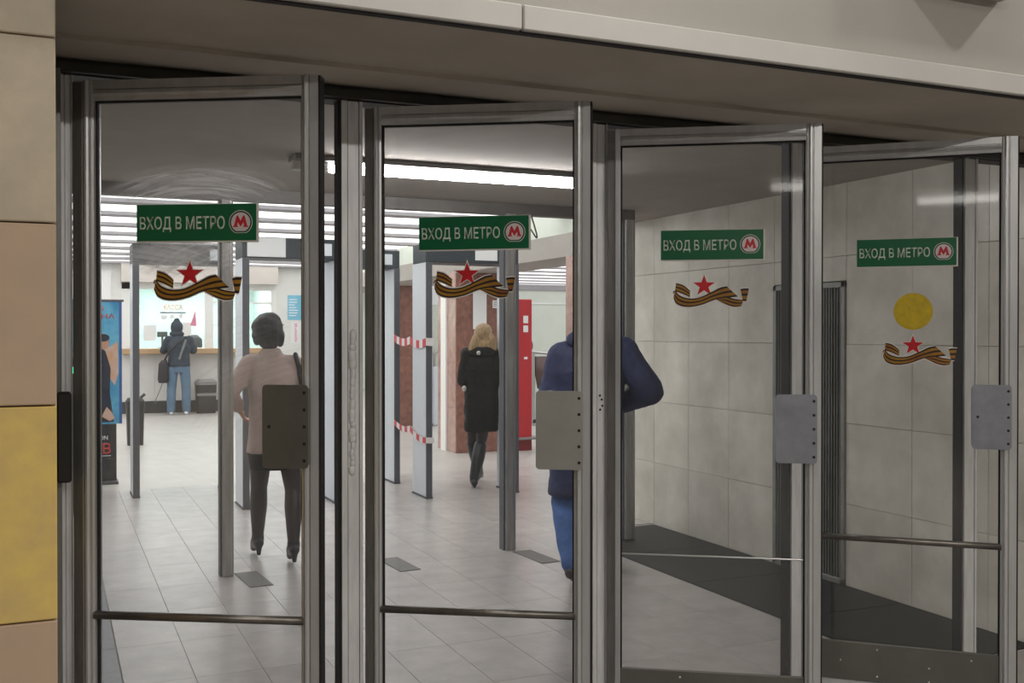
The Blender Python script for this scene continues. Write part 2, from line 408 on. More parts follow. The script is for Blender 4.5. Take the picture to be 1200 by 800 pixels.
# ------------------------------------------------------------------ FLOOR
fl = MB().box(-1.6, 5.6, 3.64, 10.982, -.06, -.006).build('floor', 'grout')
tag(fl, 'pale grey tiled floor of the vestibule and ticket hall', 'floor', kind='structure')
TW, TL = .305, .61
def tile_proto(w_, l_, mat, name='floor_tile'):
    return MB().box(.001, w_ - .001, .001, l_ - .001, -.012, 0, .0007).build(name, mat, fl)
tp = tile_proto(TW, TL, 'tile'); first = True
rows = [(3.66 + i * TL) for i in range(12)]
for r_, y in enumerate(rows):
    hall = y > 7.2
    y_ = y
    x = .285
    xs = []
    for k in range(-2 if hall else 0, 17 if hall else 11): xs.append(.285 + k * TW)
    for x in xs:
        if not hall and x + TW > 3.70: continue
        if x < -.2 and y > 9: continue
        if y > 8.6 and x < .0: continue
        if first: tp.location = (x, y, 0); first = False
        else: place(tp, 'floor_tile', (x, y, 0), fl)
bp = MB().box(.002, .838, .002, .898, -.012, 0, .0015).build('border_slab', 'granite_dark', fl)
bp.location = (3.66, 3.66, 0)
bp['label'] = 'black granite border slab along the right wall'
for k in range(1, 4):
    place(bp, 'border_slab', (3.66, 3.66 + k * .90, 0), fl)
lp = MB().box(.002, .638, .002, .608, -.012, 0, .0015).build('border_slab', 'granite_blue', fl)
lp.location = (-.358, 3.66, 0)
lp['label'] = 'blue-grey border slab along the left wall'
for k in range(1, 6): place(lp, 'border_slab', (-.358, 3.66 + k * .61, 0), fl)
MB().box(-1.6, 14.1, 10.983, 28.2, -.06, 0).build('far_floor', 'tile_far', fl)
MB().box(5.472, 14.1, 3.64, 10.98, -.02, 0).build('aisle_floor', 'tile_far', fl)
MB().box(-1.6, -.36, 6.9, 11.1, -.02, -.001).build('side_floor', 'tile_far', fl)
of = MB().box(-7, 12, -9, 3.64, -.06, 0).build('floor_underpass', 'tile_out')
tag(of, 'dull floor of the underpass in front of the glass doors', 'floor', kind='structure')

# ------------------------------------------------------------------ OUTER SHELL (underpass)
pier = MB().box(-1.6, -.022, 2.885, 3.72, 0, 2.47).box(-1.6, .0, 2.87, 3.72, 2.47, 4.1).build('wall_left_pier', 'joint')
tag(pier, 'left marble clad pier with tan, pink and yellow slabs', 'wall', kind='structure')
zs = [0.002, .38, .845, 1.387, 1.846, 2.313, 2.62]
mats = ['pier_tan', 'pier_pink', 'pier_yellow', 'pier_pink', 'pier_tan', 'pier_tan']
for i in range(6):
    MB().box(-1.58, .008, 2.85, 2.885, zs[i] + .002, zs[i + 1] - .002, .003).build('marble_slab', mats[i], pier)
for i in range(5):
    MB().box(-.022, .008, 2.888, 3.56, zs[i] + .002, min(2.44, zs[i + 1]) - .002, .002).build('marble_slab', mats[i], pier)

sof = MB().box(-.02, 6, 2.80, 3.40, 2.462, 2.80).box(-.02, 6, 3.36, 3.74, 2.447, 2.80).build('ceiling_soffit', 'soffit')
tag(sof, 'low brown grey soffit above the row of glass doors', 'ceiling', kind='structure')
fas = MB().box(-.02, 6, 2.80, 2.92, 2.80, 4.1).box(-.02, 6, 2.795, 2.80, 2.50, 4.1).build('wall_front_fascia', 'fascia')
tag(fas, 'plastered grey fascia wall above the white edge strip', 'wall', kind='structure')
tr = empty('trim_1', (0, 0, 0), label='white metal edge strip running along the soffit', cat='trim', kind='structure')
MB().box(-.01, 1.262, 2.765, 2.793, 2.460, 2.535, .004).build('edge_strip', 'trimw', tr)
MB().box(1.266, 6, 2.765, 2.793, 2.460, 2.535, .004).build('edge_strip', 'trimw', tr)
MB().box(-.01, 6, 2.785, 2.80, 2.452, 2.466).build('shadow_gap', 'rubber', tr)
bx = empty('wall_box', (2.95, 2.795, 2.80), label='grey box fixed to the fascia at the top right edge of the photo', cat='box')
MB().box(-.20, .28, -.12, -.001, 0, .35, .008).build('housing', 'fascia', bx)
MB().box(-.16, .24, -.125, -.119, .05, .30).build('lid', 'fascia', bx)
oc = MB().box(-7, 12, -9, 2.92, 4.1, 4.2).build('ceiling_underpass', 'fascia'); tag(oc, 'pale ceiling of the underpass', 'ceiling', kind='structure')
for nm, bb in (('wall_underpass_back', (-7, 12, -9.1, -9)), ('wall_underpass_left', (-7.1, -7, -9, 3)), ('wall_underpass_right', (12, 12.1, -9, 3))):
    o = MB().box(bb[0], bb[1], bb[2], bb[3], 0, 4.1).build(nm, 'fascia')
    tag(o, {'b': 'plain wall at the back of the underpass', 'l': 'plain wall at the left end of the underpass', 'r': 'plain wall at the right end of the underpass'}[nm[15]], 'wall', kind='structure')
o = MB().box(4.62, 12, 2.8, 2.9, 0, 4.1).box(-7, -1.6, 2.85, 2.95, 0, 4.1).build('wall_front', 'fascia'); tag(o, 'underpass wall continuing on both sides of the doors', 'wall', kind='structure')
lt = empty('underpass_tube_lamp', (1.55, .80, 2.49), R(-39), label='short tube lamp hanging in the underpass in front of the doors', cat='lamp')
MB().cyl((-.32, 0, 0), (.32, 0, 0), .024, n=12).build('tube', 'tube_out', lt)
MB().box(-.36, .36, -.05, .05, .04, .08, .005).build('fixture', 'hall_white', lt)
MB().cyl((-.25, 0, .08), (-.25, 0, 1.61), .006, n=6).build('hanger', 'cable', lt)
MB().cyl((.25, 0, .08), (.25, 0, 1.61), .006, n=6).build('hanger', 'cable', lt)

# outer door frame: transom and jambs
fr = empty('trim_2', (0, 3.6, 0), label='aluminium door frame with jamb posts between the glass doors', cat='door frame', kind='structure')
MB().box(.0, 4.5, .0, .09, 2.395, 2.46).box(.0, 4.5, -.03, .02, 2.40, 2.43).build('transom', 'dark_metal', fr)
def jamb(x0, x1, putty=False, holes=False):
    wd = x1 - x0
    a = wd * .26
    j = MB().prism([(x0, 0), (x0 + a, 0), (x0 + a, .012), (x0 + a + .004, .012), (x0 + a + .004, .004), (x1 - a * .7, .004), (x1 - a * .7, .012), (x1 - a * .7 + .003, .012),
                    (x1 - a * .7 + .003, 0), (x1, 0), (x1, .07), (x0, .07)], 0, 2.40).build('jamb_post', 'alu_light', fr)
    MB().box(x0 - .012, x0, .01, .06, 0, 2.40).build('gasket', 'rubber', j)
    if putty:
        m = MB(); z = 1.08
        while z < 1.57:
            h = random.uniform(.014, .034); m.ball((x0 + wd * .52 + random.uniform(-.003, .003), .004, z), random.uniform(.010, .016), .009, h, n=10); z += h * 1.15
        m.stuff('weld_bead', 'putty', j, True)['label'] = 'lumpy weld bead filling the post groove'
    if holes:
        m = MB()
        for dx, z in ((-.004, 1.322), (.004, 1.306), (.007, 1.281), (-.003, 1.266)): m.cyl((x0 + wd * .55 + dx, .001, z), (x0 + wd * .55 + dx, .0055, z), .0045, n=10)
        m.stuff('screw_hole', 'screw', j)
    return j
jamb(.025, .058)
jamb(.938, 1.014, putty=True)
jamb(1.949, 2.016, holes=True)
jamb(2.928, 2.996)
jamb(3.945, 4.026)
MB().box(.010, .024, -.06, .0, 0, 2.40).build('jamb_return', 'alu_dark', fr)
bb_ = MB().box(.009, .052, -.075, .01, 1.105, 1.385, .006).build('door_buffer', 'rubber', None)
bb_.location = (0, 3.56, 0)
tag(bb_, 'black rubber buffer block on the frame beside the leftmost door', 'buffer')

# ------------------------------------------------------------------ GLASS DOORS
def ribbon_edges(pts, n=14):
    P = [Vector(p) for p in pts]; out = []
    Q = [P[0] * 2 - P[1]] + P + [P[-1] * 2 - P[-2]]
    for i in range(1, len(Q) - 2):
        for k in range(n):
            t = k / n; a, b, c_, d = Q[i - 1], Q[i], Q[i + 1], Q[i + 2]
            out.append(.5 * ((2 * b) + (c_ - a) * t + (2 * a - 5 * b + 4 * c_ - d) * t * t + (3 * b - a - 3 * c_ + d) * t ** 3))
    out.append(P[-1]); return out
RIB = [  # top edge, bottom edge, depth order
    ([(130, 268), (230, 298), (326, 378)], [(118, 385), (222, 425), (322, 474)], 1),
    ([(690, 505), (820, 470), (930, 500), (1062, 520)], [(690, 512), (840, 590), (940, 618), (1028, 608)], 2),
    ([(1018, 360), (1075, 350), (1134, 352)], [(1050, 528), (1075, 538), (1100, 532)], 3),
    ([(122, 372), (180, 445), (300, 490), (450, 480), (620, 402), (740, 338), (830, 318)],
     [(95, 480), (135, 565), (225, 608), (350, 614), (500, 582), (700, 505), (985, 470)], 4),
    ([(128, 380), (100, 385), (88, 410)], [(130, 385), (112, 400), (96, 428)], 2),
]
def make_sticker(x, z, sc=1.0):
    """ribbon and star film; origin at the star's centre on the glass"""
    st = empty('ribbon_sticker')
    KX, KZ = .00028 * sc, .00027 * sc
    def L_(p): return ((p[0] - 520) * KX, (310 - p[1]) * KZ)
    rb = MB(); halo = MB()
    for top, bot, lay in RIB:
        # resample both edges to the same count by arc parameter
        A = ribbon_edges(top); B = ribbon_edges(bot); n = 40
        def rs(E):
            d = [0]
            for a, b in zip(E, E[1:]): d.append(d[-1] + (b - a).length)
            res = []; j = 0
            for k in range(n + 1):
                t = d[-1] * k / n
                while j < len(d) - 2 and d[j + 1] < t: j += 1
                u = (t - d[j]) / max(1e-6, d[j + 1] - d[j]); res.append(E[j].lerp(E[j + 1], u))
            return res
        A, B = rs(A), rs(B)
        y = -.0004 - .0002 * lay
        cuts = [0, .15, .36, .50, .70, .86, 1] if lay != 4 else [0, .13, .34, .48, .70, .87, 1]
        cuts = [0, .16, .40, .58, .84, 1.0]
        for si in range(5):
            rb.mi = si % 2
            for k in range(n):
                q = [A[k].lerp(B[k], cuts[si]), A[k].lerp(B[k], cuts[si + 1]), A[k + 1].lerp(B[k + 1], cuts[si + 1]), A[k + 1].lerp(B[k + 1], cuts[si])]
                rb.quad([(L_(p)[0], y, L_(p)[1]) for p in q])
        E_ = 13
        for k in range(n):
            def ex(a, b): 
                d = (a - b); d = d.normalized() * E_ if d.length > 1e-6 else Vector((0, 0)); return a + d
            q = [ex(A[k], B[k]), ex(B[k], A[k]), ex(B[k + 1], A[k + 1]), ex(A[k + 1], B[k + 1])]
            halo.quad([(L_(p)[0], -.0003, L_(p)[1]) for p in q])
    def star(r, top):
        pts = []
        for k in range(10):
            a = math.pi / 2 + k * math.pi / 5; rr = r if k % 2 == 0 else r * .40
            pts.append((math.cos(a) * rr * KX, (math.sin(a) * rr + (top if k == 0 else 0)) * KZ))
        return pts
    halo.poly(star(182, 14), -.0003, -.0001)
    halo.build('film', 'halo', st)
    MB().poly(star(158, 0), -.0010, -.0008).build('star', 'star', st)['label'] = 'red five pointed star above the ribbon'
    rb.build('ribbon', ['rib_dark', 'rib_orange'], st)['label'] = 'curling ribbon with black and orange stripes'
    return st
def make_sign():
    sg = empty('metro_entrance_sign')
    W, Hh = .40, .122
    MB().box(0, W, -.009, 0, 0, Hh, .0008).build('board', 'sign_white', sg)
    MB().box(.0, W - .006, -.0096, -.0088, .005, Hh - .0015).build('face', 'green', sg)
    text_mesh('lettering', 'ВХОД В МЕТРО', 'sign_text', sg, .010, .0425, .281, .0395, -.0096, bold=.013)
    lg = empty('emblem'); lg.parent = sg; lg.location = (.3435, -.0096, .0620)
    def disc(r, flat, n=40):
        pts = []
        for k in range(n):
            a = 2 * math.pi * k / n
            pts.append((r * math.cos(a), max(-flat, r * math.sin(a))))
        return pts
    K = .000382
    MB().poly(disc(.0385, .0335), -.0004, 0).build('outline', 'sign_white', lg)
    MB().poly(disc(.0362, .0315), -.0008, -.0002).build('ring', 'logo_dark', lg)
    MB().poly(disc(.0312, .0275), -.0012, -.0006).build('disc', 'logo_white', lg)
    mp_ = [(-66, -47), (-22, -47), (-22, -38), (-30, -38), (-24, -6), (0, -44), (24, -6), (30, -38), (22, -38), (22, -47), (66, -47), (66, -38), (57, -38), (34, 48), (22, 48), (0, 4), (-22, 48), (-34, 48), (-57, -38), (-66, -38)]
    MB().poly([(a * K, b * K + .003) for a, b in mp_], -.0016, -.001).build('letter', 'logo_red', lg)['label'] = 'red letter M in the white disc'
    return sg
SIGN0 = make_sign(); STICK0 = make_sticker(0, 0); used = [False, False]
ZT = 2.373
def door(n, hx, ang, L, rod_z, sign, star, plate, glass, plate_mat, label, slabel, rlabel, thin=False, SL=.066, SR=.054):
    d = empty('door_%d' % n, (hx, 3.605, 0), R(-ang), label=label, cat='door', kind='structure')
    T = .05
    def stile(x0, x1, flip):
        # moulded aluminium profile: outer flat, groove, raised round bead towards the glass
        wd = x1 - x0
        pr = [(0, 0), (.030, 0), (.031, -.0), (.032, .006), (.035, .006), (.036, -.004), (.041, -.010), (.048, -.011), (.053, -.006), (.055, .004), (.058, .004), (.059, .001), (wd, .004), (wd, T), (0, T)]
        pr = [(a * wd / .066 if a != wd else wd, b) for a, b in pr]
        if flip: pr = [(wd - a, b) for a, b in pr][::-1]
        return MB().prism([(x0 + a, -T / 2 + b) for a, b in pr], .012, ZT).build('stile', 'alu', d)
    s1 = stile(0, SL, False); s2 = stile(L - SR, L, True)
    MB().box(-.003, .028, -T / 2 - .001, -T / 2 + .002, .012, ZT - .004).build('dark_reflection', 'alu_dark', s1)  # dark strip puts the dark reflection on the outer flat into colour
    MB().box(L, L + .006, -T / 2 + .004, T / 2, .012, ZT - .002).build('gasket', 'rubber', s2)
    # rails (top, bottom)
    def rail(z0, z1, up):
        h = z1 - z0
        pr = [(0, 0), (.028, 0), (.029, .006), (.033, .006), (.034, -.004), (.044, -.007), (.050, .002), (h, .004), (h, T), (0, T)]
        m = MB()
        m.prism([((a if not up else h - a), b - T / 2) for a, b in (pr if not up else pr[::-1])], SL, L - SR)
        m.xf(Matrix(((0, 0, 1, 0), (0, 1, 0, 0), (1, 0, 0, z0), (0, 0, 0, 1))))
        return m.build('rail', 'alu', d)
    rail(ZT - .063, ZT, True); rail(.012, .075, False)
    MB().box(SL, L - SR, .006, .012, .08, ZT - .063).build('glass_pane', glass, d)
    fr_ = MB()
    for (a, b, c_, e) in ((SL, SL + .006, .08, ZT - .063), (L - SR - .006, L - SR, .08, ZT - .063)): fr_.box(a, b, -.008, .005, c_, e)
    fr_.box(SL, L - SR, -.008, .005, ZT - .069, ZT - .063).stuff('glazing_seal', 'rubber', d)
    kz = .24
    kp = MB().box(SL + .001, L - SR - .001, -.012, .004, .076, kz, .002).build('kick_plate', 'kick', d)
    m = MB()
    for u, v in ((.12, .5), (.33, .85), (.33, .15), (.62, .5), (.62, .15), (.85, .8), (.85, .2)): m.ball((SL + u * (L - SL - SR), -.012, .076 + v * (kz - .076)), .0042, .002, .0042, n=8)
    m.stuff('rivet', 'rivet', kp)
    if thin: MB().cyl((SL, -.004, rod_z), (L - SR, -.004, rod_z), .0035, n=10).build('crossbar', 'steel', d)
    else: MB().cyl((SL - .004, -.016, rod_z), (L - SR + .004, -.016, rod_z), .0135, n=14).build('crossbar', 'rod', d, True)
    # push plate with folded left edge
    x0, x1, z0, z1 = plate
    cr = .013; outl = []
    for (cx, cz, a0) in ((x1 - cr, z1 - cr, 0), (x0 + cr, z1 - cr, 90), (x0 + cr, z0 + cr, 180), (x1 - cr, z0 + cr, 270)):
        for k in range(6): outl.append((cx + cr * math.cos(R(a0 + k * 18)), cz + cr * math.sin(R(a0 + k * 18))))
    m = MB().poly(outl, -T / 2 - .030, -T / 2 - .024)
    m.box(x0, x0 + .006, -T / 2 - .024, -.010, z0 + .014, z1 - .014, .001)
    m.box(x1 - .03, x1, -T / 2 - .024, -T / 2 - .008, z0 + .012, z1 - .012)
    pp = m.build('push_plate', plate_mat, d)
    m = MB()
    for k in range(5):
        z = z0 + .025 + k * (z1 - z0 - .05) / 4
        m.cyl((x1 - .012, -T / 2 - .0312, z), (x1 - .012, -T / 2 - .029, z), .0055, n=10)
    if n in (1, 4): m.cyl((x0 + .022, -T / 2 - .0312, (z0 + z1) / 2), (x0 + .022, -T / 2 - .029, (z0 + z1) / 2), .0055, n=10)
    m.stuff('screw', 'screw', pp)
    mat_d = Matrix.Translation((hx, 3.605, 0)) @ Matrix.Rotation(R(-ang), 4, 'Z')
    sg = SIGN0 if not used[0] else copy_tree(SIGN0); used[0] = True
    sg.matrix_world = mat_d @ Matrix.Translation((sign[0], .0055, sign[1]))
    sg.location = mat_d @ Vector((sign[0], .0055, sign[1])); sg.rotation_euler = (0, R(sign[2]), R(-ang))
    tag(sg, slabel, 'sign')
    st = STICK0 if not used[1] else copy_tree(STICK0); used[1] = True
    st.location = mat_d @ Vector((star[0], .0057, star[1])); st.rotation_euler = (0, R(star[2]), R(-ang))
    tag(st, rlabel, 'sticker')
    return d, mat_d
door(1, .074, 30, .80, .668, (.200, 1.857, 0), (.372, 1.757, 0), (.630, .776, 1.150, 1.410), 'glass1', 'steel_olive',
     'leftmost open glass door, smeared pane and olive push plate', 'green metro entrance sign on the smeared leftmost glass door', 'star and striped ribbon sticker on the leftmost glass door')
door(2, 1.034, 31.9, .80, .583, (.190, 1.860, -.4), (.362, 1.778, 0), (.614, .776, 1.098, 1.370), 'glass2', 'steel_grey',
     'open glass door with light grey push plate in front of the blonde woman', 'green metro entrance sign on the glass door in front of the blonde woman', 'star and striped ribbon sticker on the door in front of the blonde woman', SL=.056, SR=.056)
door(3, 2.022, 33.5, .815, .694, (.206, 1.852, 0), (.374, 1.755, 0), (.644, .797, 1.072, 1.335), 'glass3', 'steel_blue',
     'open glass door with blue-grey push plate, just right of the man in navy', 'green metro entrance sign on the door right of the man in navy', 'star and striped ribbon sticker on the door right of the man in navy', thin=True, SL=.048, SR=.058)
d4, m4 = door(4, 3.01, 43.5, .83, .69, (.208, 1.848, 0), (.434, 1.517, 0), (.659, .807, 1.094, 1.358), 'glass4', 'steel_blue',
     'rightmost open glass door with a yellow disc on its pane', 'green metro entrance sign on the rightmost door above the yellow disc', 'star and striped ribbon sticker below the yellow disc', SL=.06, SR=.06)
yd = MB().poly([(.078 * math.cos(k * math.pi / 24), .078 * math.sin(k * math.pi / 24)) for k in range(48)], -.0008, 0).build('yellow_disc_sticker', 'yellow')
yd.location = m4 @ Vector((.434, .0057, 1.661)); yd.rotation_euler = (0, 0, R(-43.5))
tag(yd, 'round yellow sticker on the rightmost glass door', 'sticker')

# ------------------------------------------------------------------ VESTIBULE
wr = MB().box(4.53, 4.66, 2.92, 7.75, 0, 2.62).build('wall_right', 'joint')
tag(wr, 'right vestibule wall clad in pale marble slabs', 'wall', kind='structure')
ys = [2.925, 3.42, 3.95, 4.48, 5.02, 5.72, 6.24, 6.76, 7.26, 7.75]
zz = [0, .51, 1.01, 1.50, 2.05, 2.52]
for i in range(len(ys) - 1):
    off = 0 if i % 2 else .0
    for k in range(5):
        z0, z1 = zz[k], zz[k + 1]
        if i == 4:
            if z1 <= 1.9: continue
            if z0 < 1.9: z0 = 1.895
        pr_ = random.uniform(0, .002)
        MB().box(4.50 - pr_, 4.53, ys[i] + .0012, ys[i + 1] - .0012, z0 + .0012, z1 - .0012, .0012).build('marble_slab', 'marble_w', wr)
gr = empty('vent_grille', (4.53, 5.37, 0), label='tall dark vent grille with vertical slats in the right wall', cat='grille')
MB().box(-.0, .008, -.345, .345, .01, 1.885).build('backing', 'black', gr)
MB().box(-.045, 0, -.35, -.315, .0, 1.89, .003).box(-.045, 0, .315, .35, .0, 1.89, .003).box(-.045, 0, -.35, .35, 1.855, 1.89, .003).box(-.045, 0, -.35, .35, 0, .035, .003).build('frame', 'grille_frame', gr)
sl = MB().box(-.036, -.004, -.0035, .0035, .035, 1.855).build('slat', 'grille', gr); sl.location = (0, -.30, 0)
for k in range(1, 25): place(sl, 'slat', (0, -.30 + k * .025, 0), gr)
wl = MB().box(-.50, -.36, 3.72, 6.92, 0, 2.62).build('wall_left', 'marble_w'); tag(wl, 'left vestibule wall hidden behind the pier', 'wall', kind='structure')
cv = MB().box(-.50, 4.52, 3.74, 6.81, 2.502, 2.62).box(4.06, 4.52, 6.81, 7.74, 2.502, 2.62).build('ceiling', 'ceil_v'); tag(cv, 'low grey vestibule ceiling', 'ceiling', kind='structure')
tl = empty('ceiling_tube_lamp', (2.10, 5.44, 2.502), label='long white fluorescent tube on the vestibule ceiling', cat='lamp')
MB().box(-.95, .80, -.085, .085, -.028, 0, .004).build('fixture', 'grille_frame', tl)
MB().cyl((-.75, 0, -.054), (.76, 0, -.054), .024, n=16).build('tube', 'tube', tl, True)
MB().box(-.95, -.76, -.03, .03, -.075, -.02, .006).build('end_cap', 'hall_white', tl)
MB().box(.77, .80, -.03, .03, -.075, -.02, .004).build('end_cap', 'hall_white', tl)

pt = empty('trim_3', (0, 6.85, 0), label='inner steel portal with slim posts and a dark header', cat='door frame', kind='structure')
MB().box(-.50, 4.055, -.03, .07, 2.425, 2.62).build('header', 'portal_dark', pt)
for x, wd in ((1.026, .072), (3.018, .076), (4.010, .085), (.0, .08), (1.99, .0)):
    if wd == 0: continue
    p_ = MB().box(x - wd / 2, x + wd / 2, -.04, .06, 0, 2.43, .004).build('post', 'portal', pt)
    MB().box(x - wd / 2 - .012, x - wd / 2, -.02, .06, 0, 2.42).build('edge_strip', 'gate_edge', p_)
    MB().box(x + wd * .22, x + wd * .34, -.044, -.039, .02, 2.42).build('bead', 'steel', p_)
def plate(c, label, rz):
    f_ = empty('floor_plate', (c[0], c[1], .0005), R(rz), label=label, cat='floor plate', group='door closer plates in the floor')
    MB().box(-.07, .07, -.21, .21, 0, .004, .001).build('cover', 'plate_dark', f_)
    MB().box(-.075, .075, -.215, .215, 0, .0018).build('rim', 'grille', f_)
plate((2.14, 6.71), 'dark metal plate in the floor at the left side of the second door pane', 4)
plate((3.095, 6.55), 'metal floor plate beside the right portal post', 4)
plate((1.163, 6.68), 'metal floor plate at the foot of the portal post near the woman in beige', 4)
cb = MB().tube([(3.17 + .05 * math.sin(t * .35), 6.80, 2.43 - .11 * math.sin(t / 9 * math.pi) - .012 * t) for t in range(10)], .006).build('hanging_cable', 'cable', None, True)
tag(cb, 'loose grey cable loop hanging from the dark header', 'cable')
hw = MB().box(-1.6, 4.06, 6.93, 7.0, 2.62, 3.1).build('wall_hall_front', 'hall_white')
o = MB().box(4.02, 4.06, 7.0, 7.74, 2.49, 3.1).box(4.06, 4.66, 7.70, 7.74, 2.62, 3.1).build('wall_hall_recess', 'hall_white'); tag(o, 'short upper hall wall beside the right portal post', 'wall', kind='structure')
tag(hw, 'white hall wall above the inner portal', 'wall', kind='structure')
o = MB().box(4.66, 14.1, 7.68, 7.75, 0, 3.1).build('wall_aisle_front', 'hall_white'); tag(o, 'front wall of the side aisle', 'wall', kind='structure')
o = MB().box(-1.6, -.50, 6.90, 6.93, 0, 3.1).build('wall_hall_corner', 'hall_white'); tag(o, 'hall wall left of the inner portal', 'wall', kind='structure')

# ------------------------------------------------------------------ TICKET HALL shell
ZC = 2.95
hc = MB().box(-1.6, 14.1, 6.95, 28.2, 3.10, 3.2).build('ceiling_hall', 'hall_white'); tag(hc, 'hall ceiling slab above the lighting panels', 'ceiling', kind='structure')
YB = [7.1, 8.0, 9.05, 10.2, 11.42, 12.65, 13.9, 15.15, 16.45, 17.7, 18.95, 20.15, 21.3]
hc_b = MB().box(0, 6.74, -.13, .13, -.04, -.001).build('ceiling_bar', 'bars', None); tag(hc_b, 'grey bar between the luminous ceiling strips', 'ceiling bar', 'bars of the hall ceiling', 'structure'); hc_b.location = (-1.58, YB[0], ZC)
for y in YB[1:]: place(hc_b, 'ceiling_bar', (-1.58, y, ZC), None)
first = None
for i in range(len(YB) - 1):
    o = MB().box(-1.58, 5.18, YB[i] + .13, YB[i + 1] - .13, ZC, ZC + .03).build('luminous_panel', 'lum')
    tag(o, '%s glowing strip of the main hall ceiling, counted from the inner portal' % ORD[i], 'lamp', 'luminous strips of the hall ceiling')
wb = MB().box(-1.6, 1.22, 21.4, 21.5, 0, 3.1).box(4.2, 5.6, 21.4, 21.5, 0, 3.1).build('wall_back', 'hall_white'); tag(wb, 'white back wall of the ticket hall', 'wall', kind='structure')
dr = MB().box(.25, 1.03, 21.37, 21.41, 0, 2.75).box(.22, 1.06, 21.38, 21.41, 2.75, 2.79).build('door_5', 'winframe'); tag(dr, 'tall white door in the back wall left of the ticket window', 'door', kind='structure')
MB().box(.93, .96, 21.32, 21.37, 1.0, 1.14, .004).build('handle', 'steel', dr)
o = MB().box(-1.7, -1.6, 6.95, 21.5, 0, 3.1).build('wall_hall_left', 'hall_white'); tag(o, 'white left wall of the ticket hall', 'wall', kind='structure')
o = MB().box(5.6, 14.1, 28.1, 28.2, 0, 3.1).build('wall_aisle_back', 'hall_green'); tag(o, 'pale green back wall of the side aisle', 'wall', kind='structure')
o = MB().box(14.0, 14.1, 7.75, 28.1, 0, 3.1).build('wall_aisle_right', 'hall_green'); tag(o, 'pale green right wall of the side aisle', 'wall', kind='structure')
o = MB().box(5.56, 5.62, 21.5, 28.1, 0, 3.1).build('wall_aisle_left', 'hall_green'); tag(o, 'wall between the ticket office and the side aisle', 'wall', kind='structure')
o = MB().box(5.64, 13.9, 17.25, 17.35, 0, 2.36).build('wall_partition', 'hall_green'); tag(o, 'pale green partition wall behind the red column', 'wall', kind='structure')
MB().box(5.64, 13.9, 17.22, 17.38, 2.36, 2.46).build('cap', 'bars', o)
MB().box(5.64, 13.9, 17.235, 17.25, 2.10, 2.125).build('dado_rail', 'hall_white', o)
# beam over the column row
bm_ = MB().box(4.85, 5.55, 7.76, 21.38, 2.36, 2.60).build('trim_4', 'beam'); tag(bm_, 'grey beam carried by the row of columns', 'beam', kind='structure')
o = MB().box(5.18, 5.30, 7.76, 21.38, 2.60, 3.1).build('wall_hall_right', 'hall_green'); tag(o, 'pale green wall strip above the column beam', 'wall', kind='structure')
AB = [8.3 + 1.25 * k for k in range(16)]
hb2 = MB().box(0, 8.5, -.13, .13, -.03, -.001).build('ceiling_bar', 'bars', None); tag(hb2, 'grey bar between the luminous strips above the side aisle', 'ceiling bar', 'bars of the aisle ceiling', 'structure'); hb2.location = (5.34, AB[0], ZC)
for y in AB[1:]: place(hb2, 'ceiling_bar', (5.34, y, ZC), None)
for i in range(len(AB) - 1):
    o = MB().box(5.34, 13.9, AB[i] + .13, AB[i + 1] - .13, ZC, ZC + .03).build('luminous_panel', 'lum2')
    tag(o, '%s glowing strip over the side aisle, counted from its near end' % ORD[i], 'lamp', 'luminous strips of the aisle ceiling')
def column(x0, x1, y0, y1, label, group='marble columns of the hall'):
    c_ = empty('marble_column', ((x0 + x1) / 2, (y0 + y1) / 2, 0), label=label, cat='column')
    hx, hy = (x1 - x0) / 2, (y1 - y0) / 2
    MB().box(-hx + .03, hx - .03, -hy + .03, hy - .03, 0, 2.36).build('core', 'joint', c_)
    z = 0
    for k in range(4):
        z1 = min(2.36, (k + 1) * .59)
        MB().box(-hx, hx, -hy, -hy + .028, z + .001, z1 - .001, .002).build('front_slab', 'red_marble', c_)
        MB().box(-hx, -hx + .028, -hy + .029, hy, z + .001, z1 - .001, .002).build('side_slab', 'red_marble_lit', c_)  # paler slab: the lit left face of the red marble put into colour
        MB().box(hx - .028, hx, -hy + .029, hy, z + .001, z1 - .001, .002).build('side_slab', 'red_marble', c_)
        z = z1
    return c_
c1 = column(4.80, 5.52, 12.60, 13.30, 'red marble column right behind the blonde woman')
MB().box(-.385, -.361, -.02, .17, 0, 2.35).build('reflection_strip', 'reflection_strip', c1)  # white strip standing in for a bright reflection in the polished marble
column(4.93, 5.58, 16.6, 17.3, 'farther red marble column seen between the grey gate panels')
column(4.85, 5.55, 8.85, 9.55, 'marble column partly hidden behind the man in navy')

# ------------------------------------------------------------------ TICKET OFFICE
Y0 = 21.4
bo = empty('ticket_office', (0, Y0, 0), label='white ticket counter with wooden ledge and glazed window at the back', cat='ticket counter')
m = MB().box(1.22, 4.2, 0, .12, 0, 1.16)
m.build('counter_front', 'booth', bo)
for k in range(5):
    MB().box(1.23 + k * .594, 1.23 + (k + 1) * .594 - .006, -.012, 0, .235, 1.15, .002).build('front_panel', 'booth', bo)
MB().box(1.22, 4.2, -.03, -.001, 0, .23, .003).build('skirting', 'skirt', bo)
MB().box(1.22, 4.2, -.28, .3, 1.16, 1.265, .006).build('ledge', 'wood', bo)
MB().box(1.20, 4.2, -.22, .05, 2.555, 2.93, .004).build('fascia', 'booth_top', bo)
MB().box(1.20, 4.2, -.20, .05, 2.935, 3.09).build('head_panel', 'winframe', bo)
f_ = MB().box(1.22, 1.50, 0, .1, 1.265, 2.555).box(1.22, 4.2, 0, .1, 2.43, 2.555)
f_.box(2.78, 2.94, 0, .1, 1.265, 2.43).box(4.10, 4.2, 0, .1, 1.265, 2.43).box(2.94, 4.1, .02, .08, 2.16, 2.20).box(2.94, 4.1, .02, .08, 1.72, 1.75)
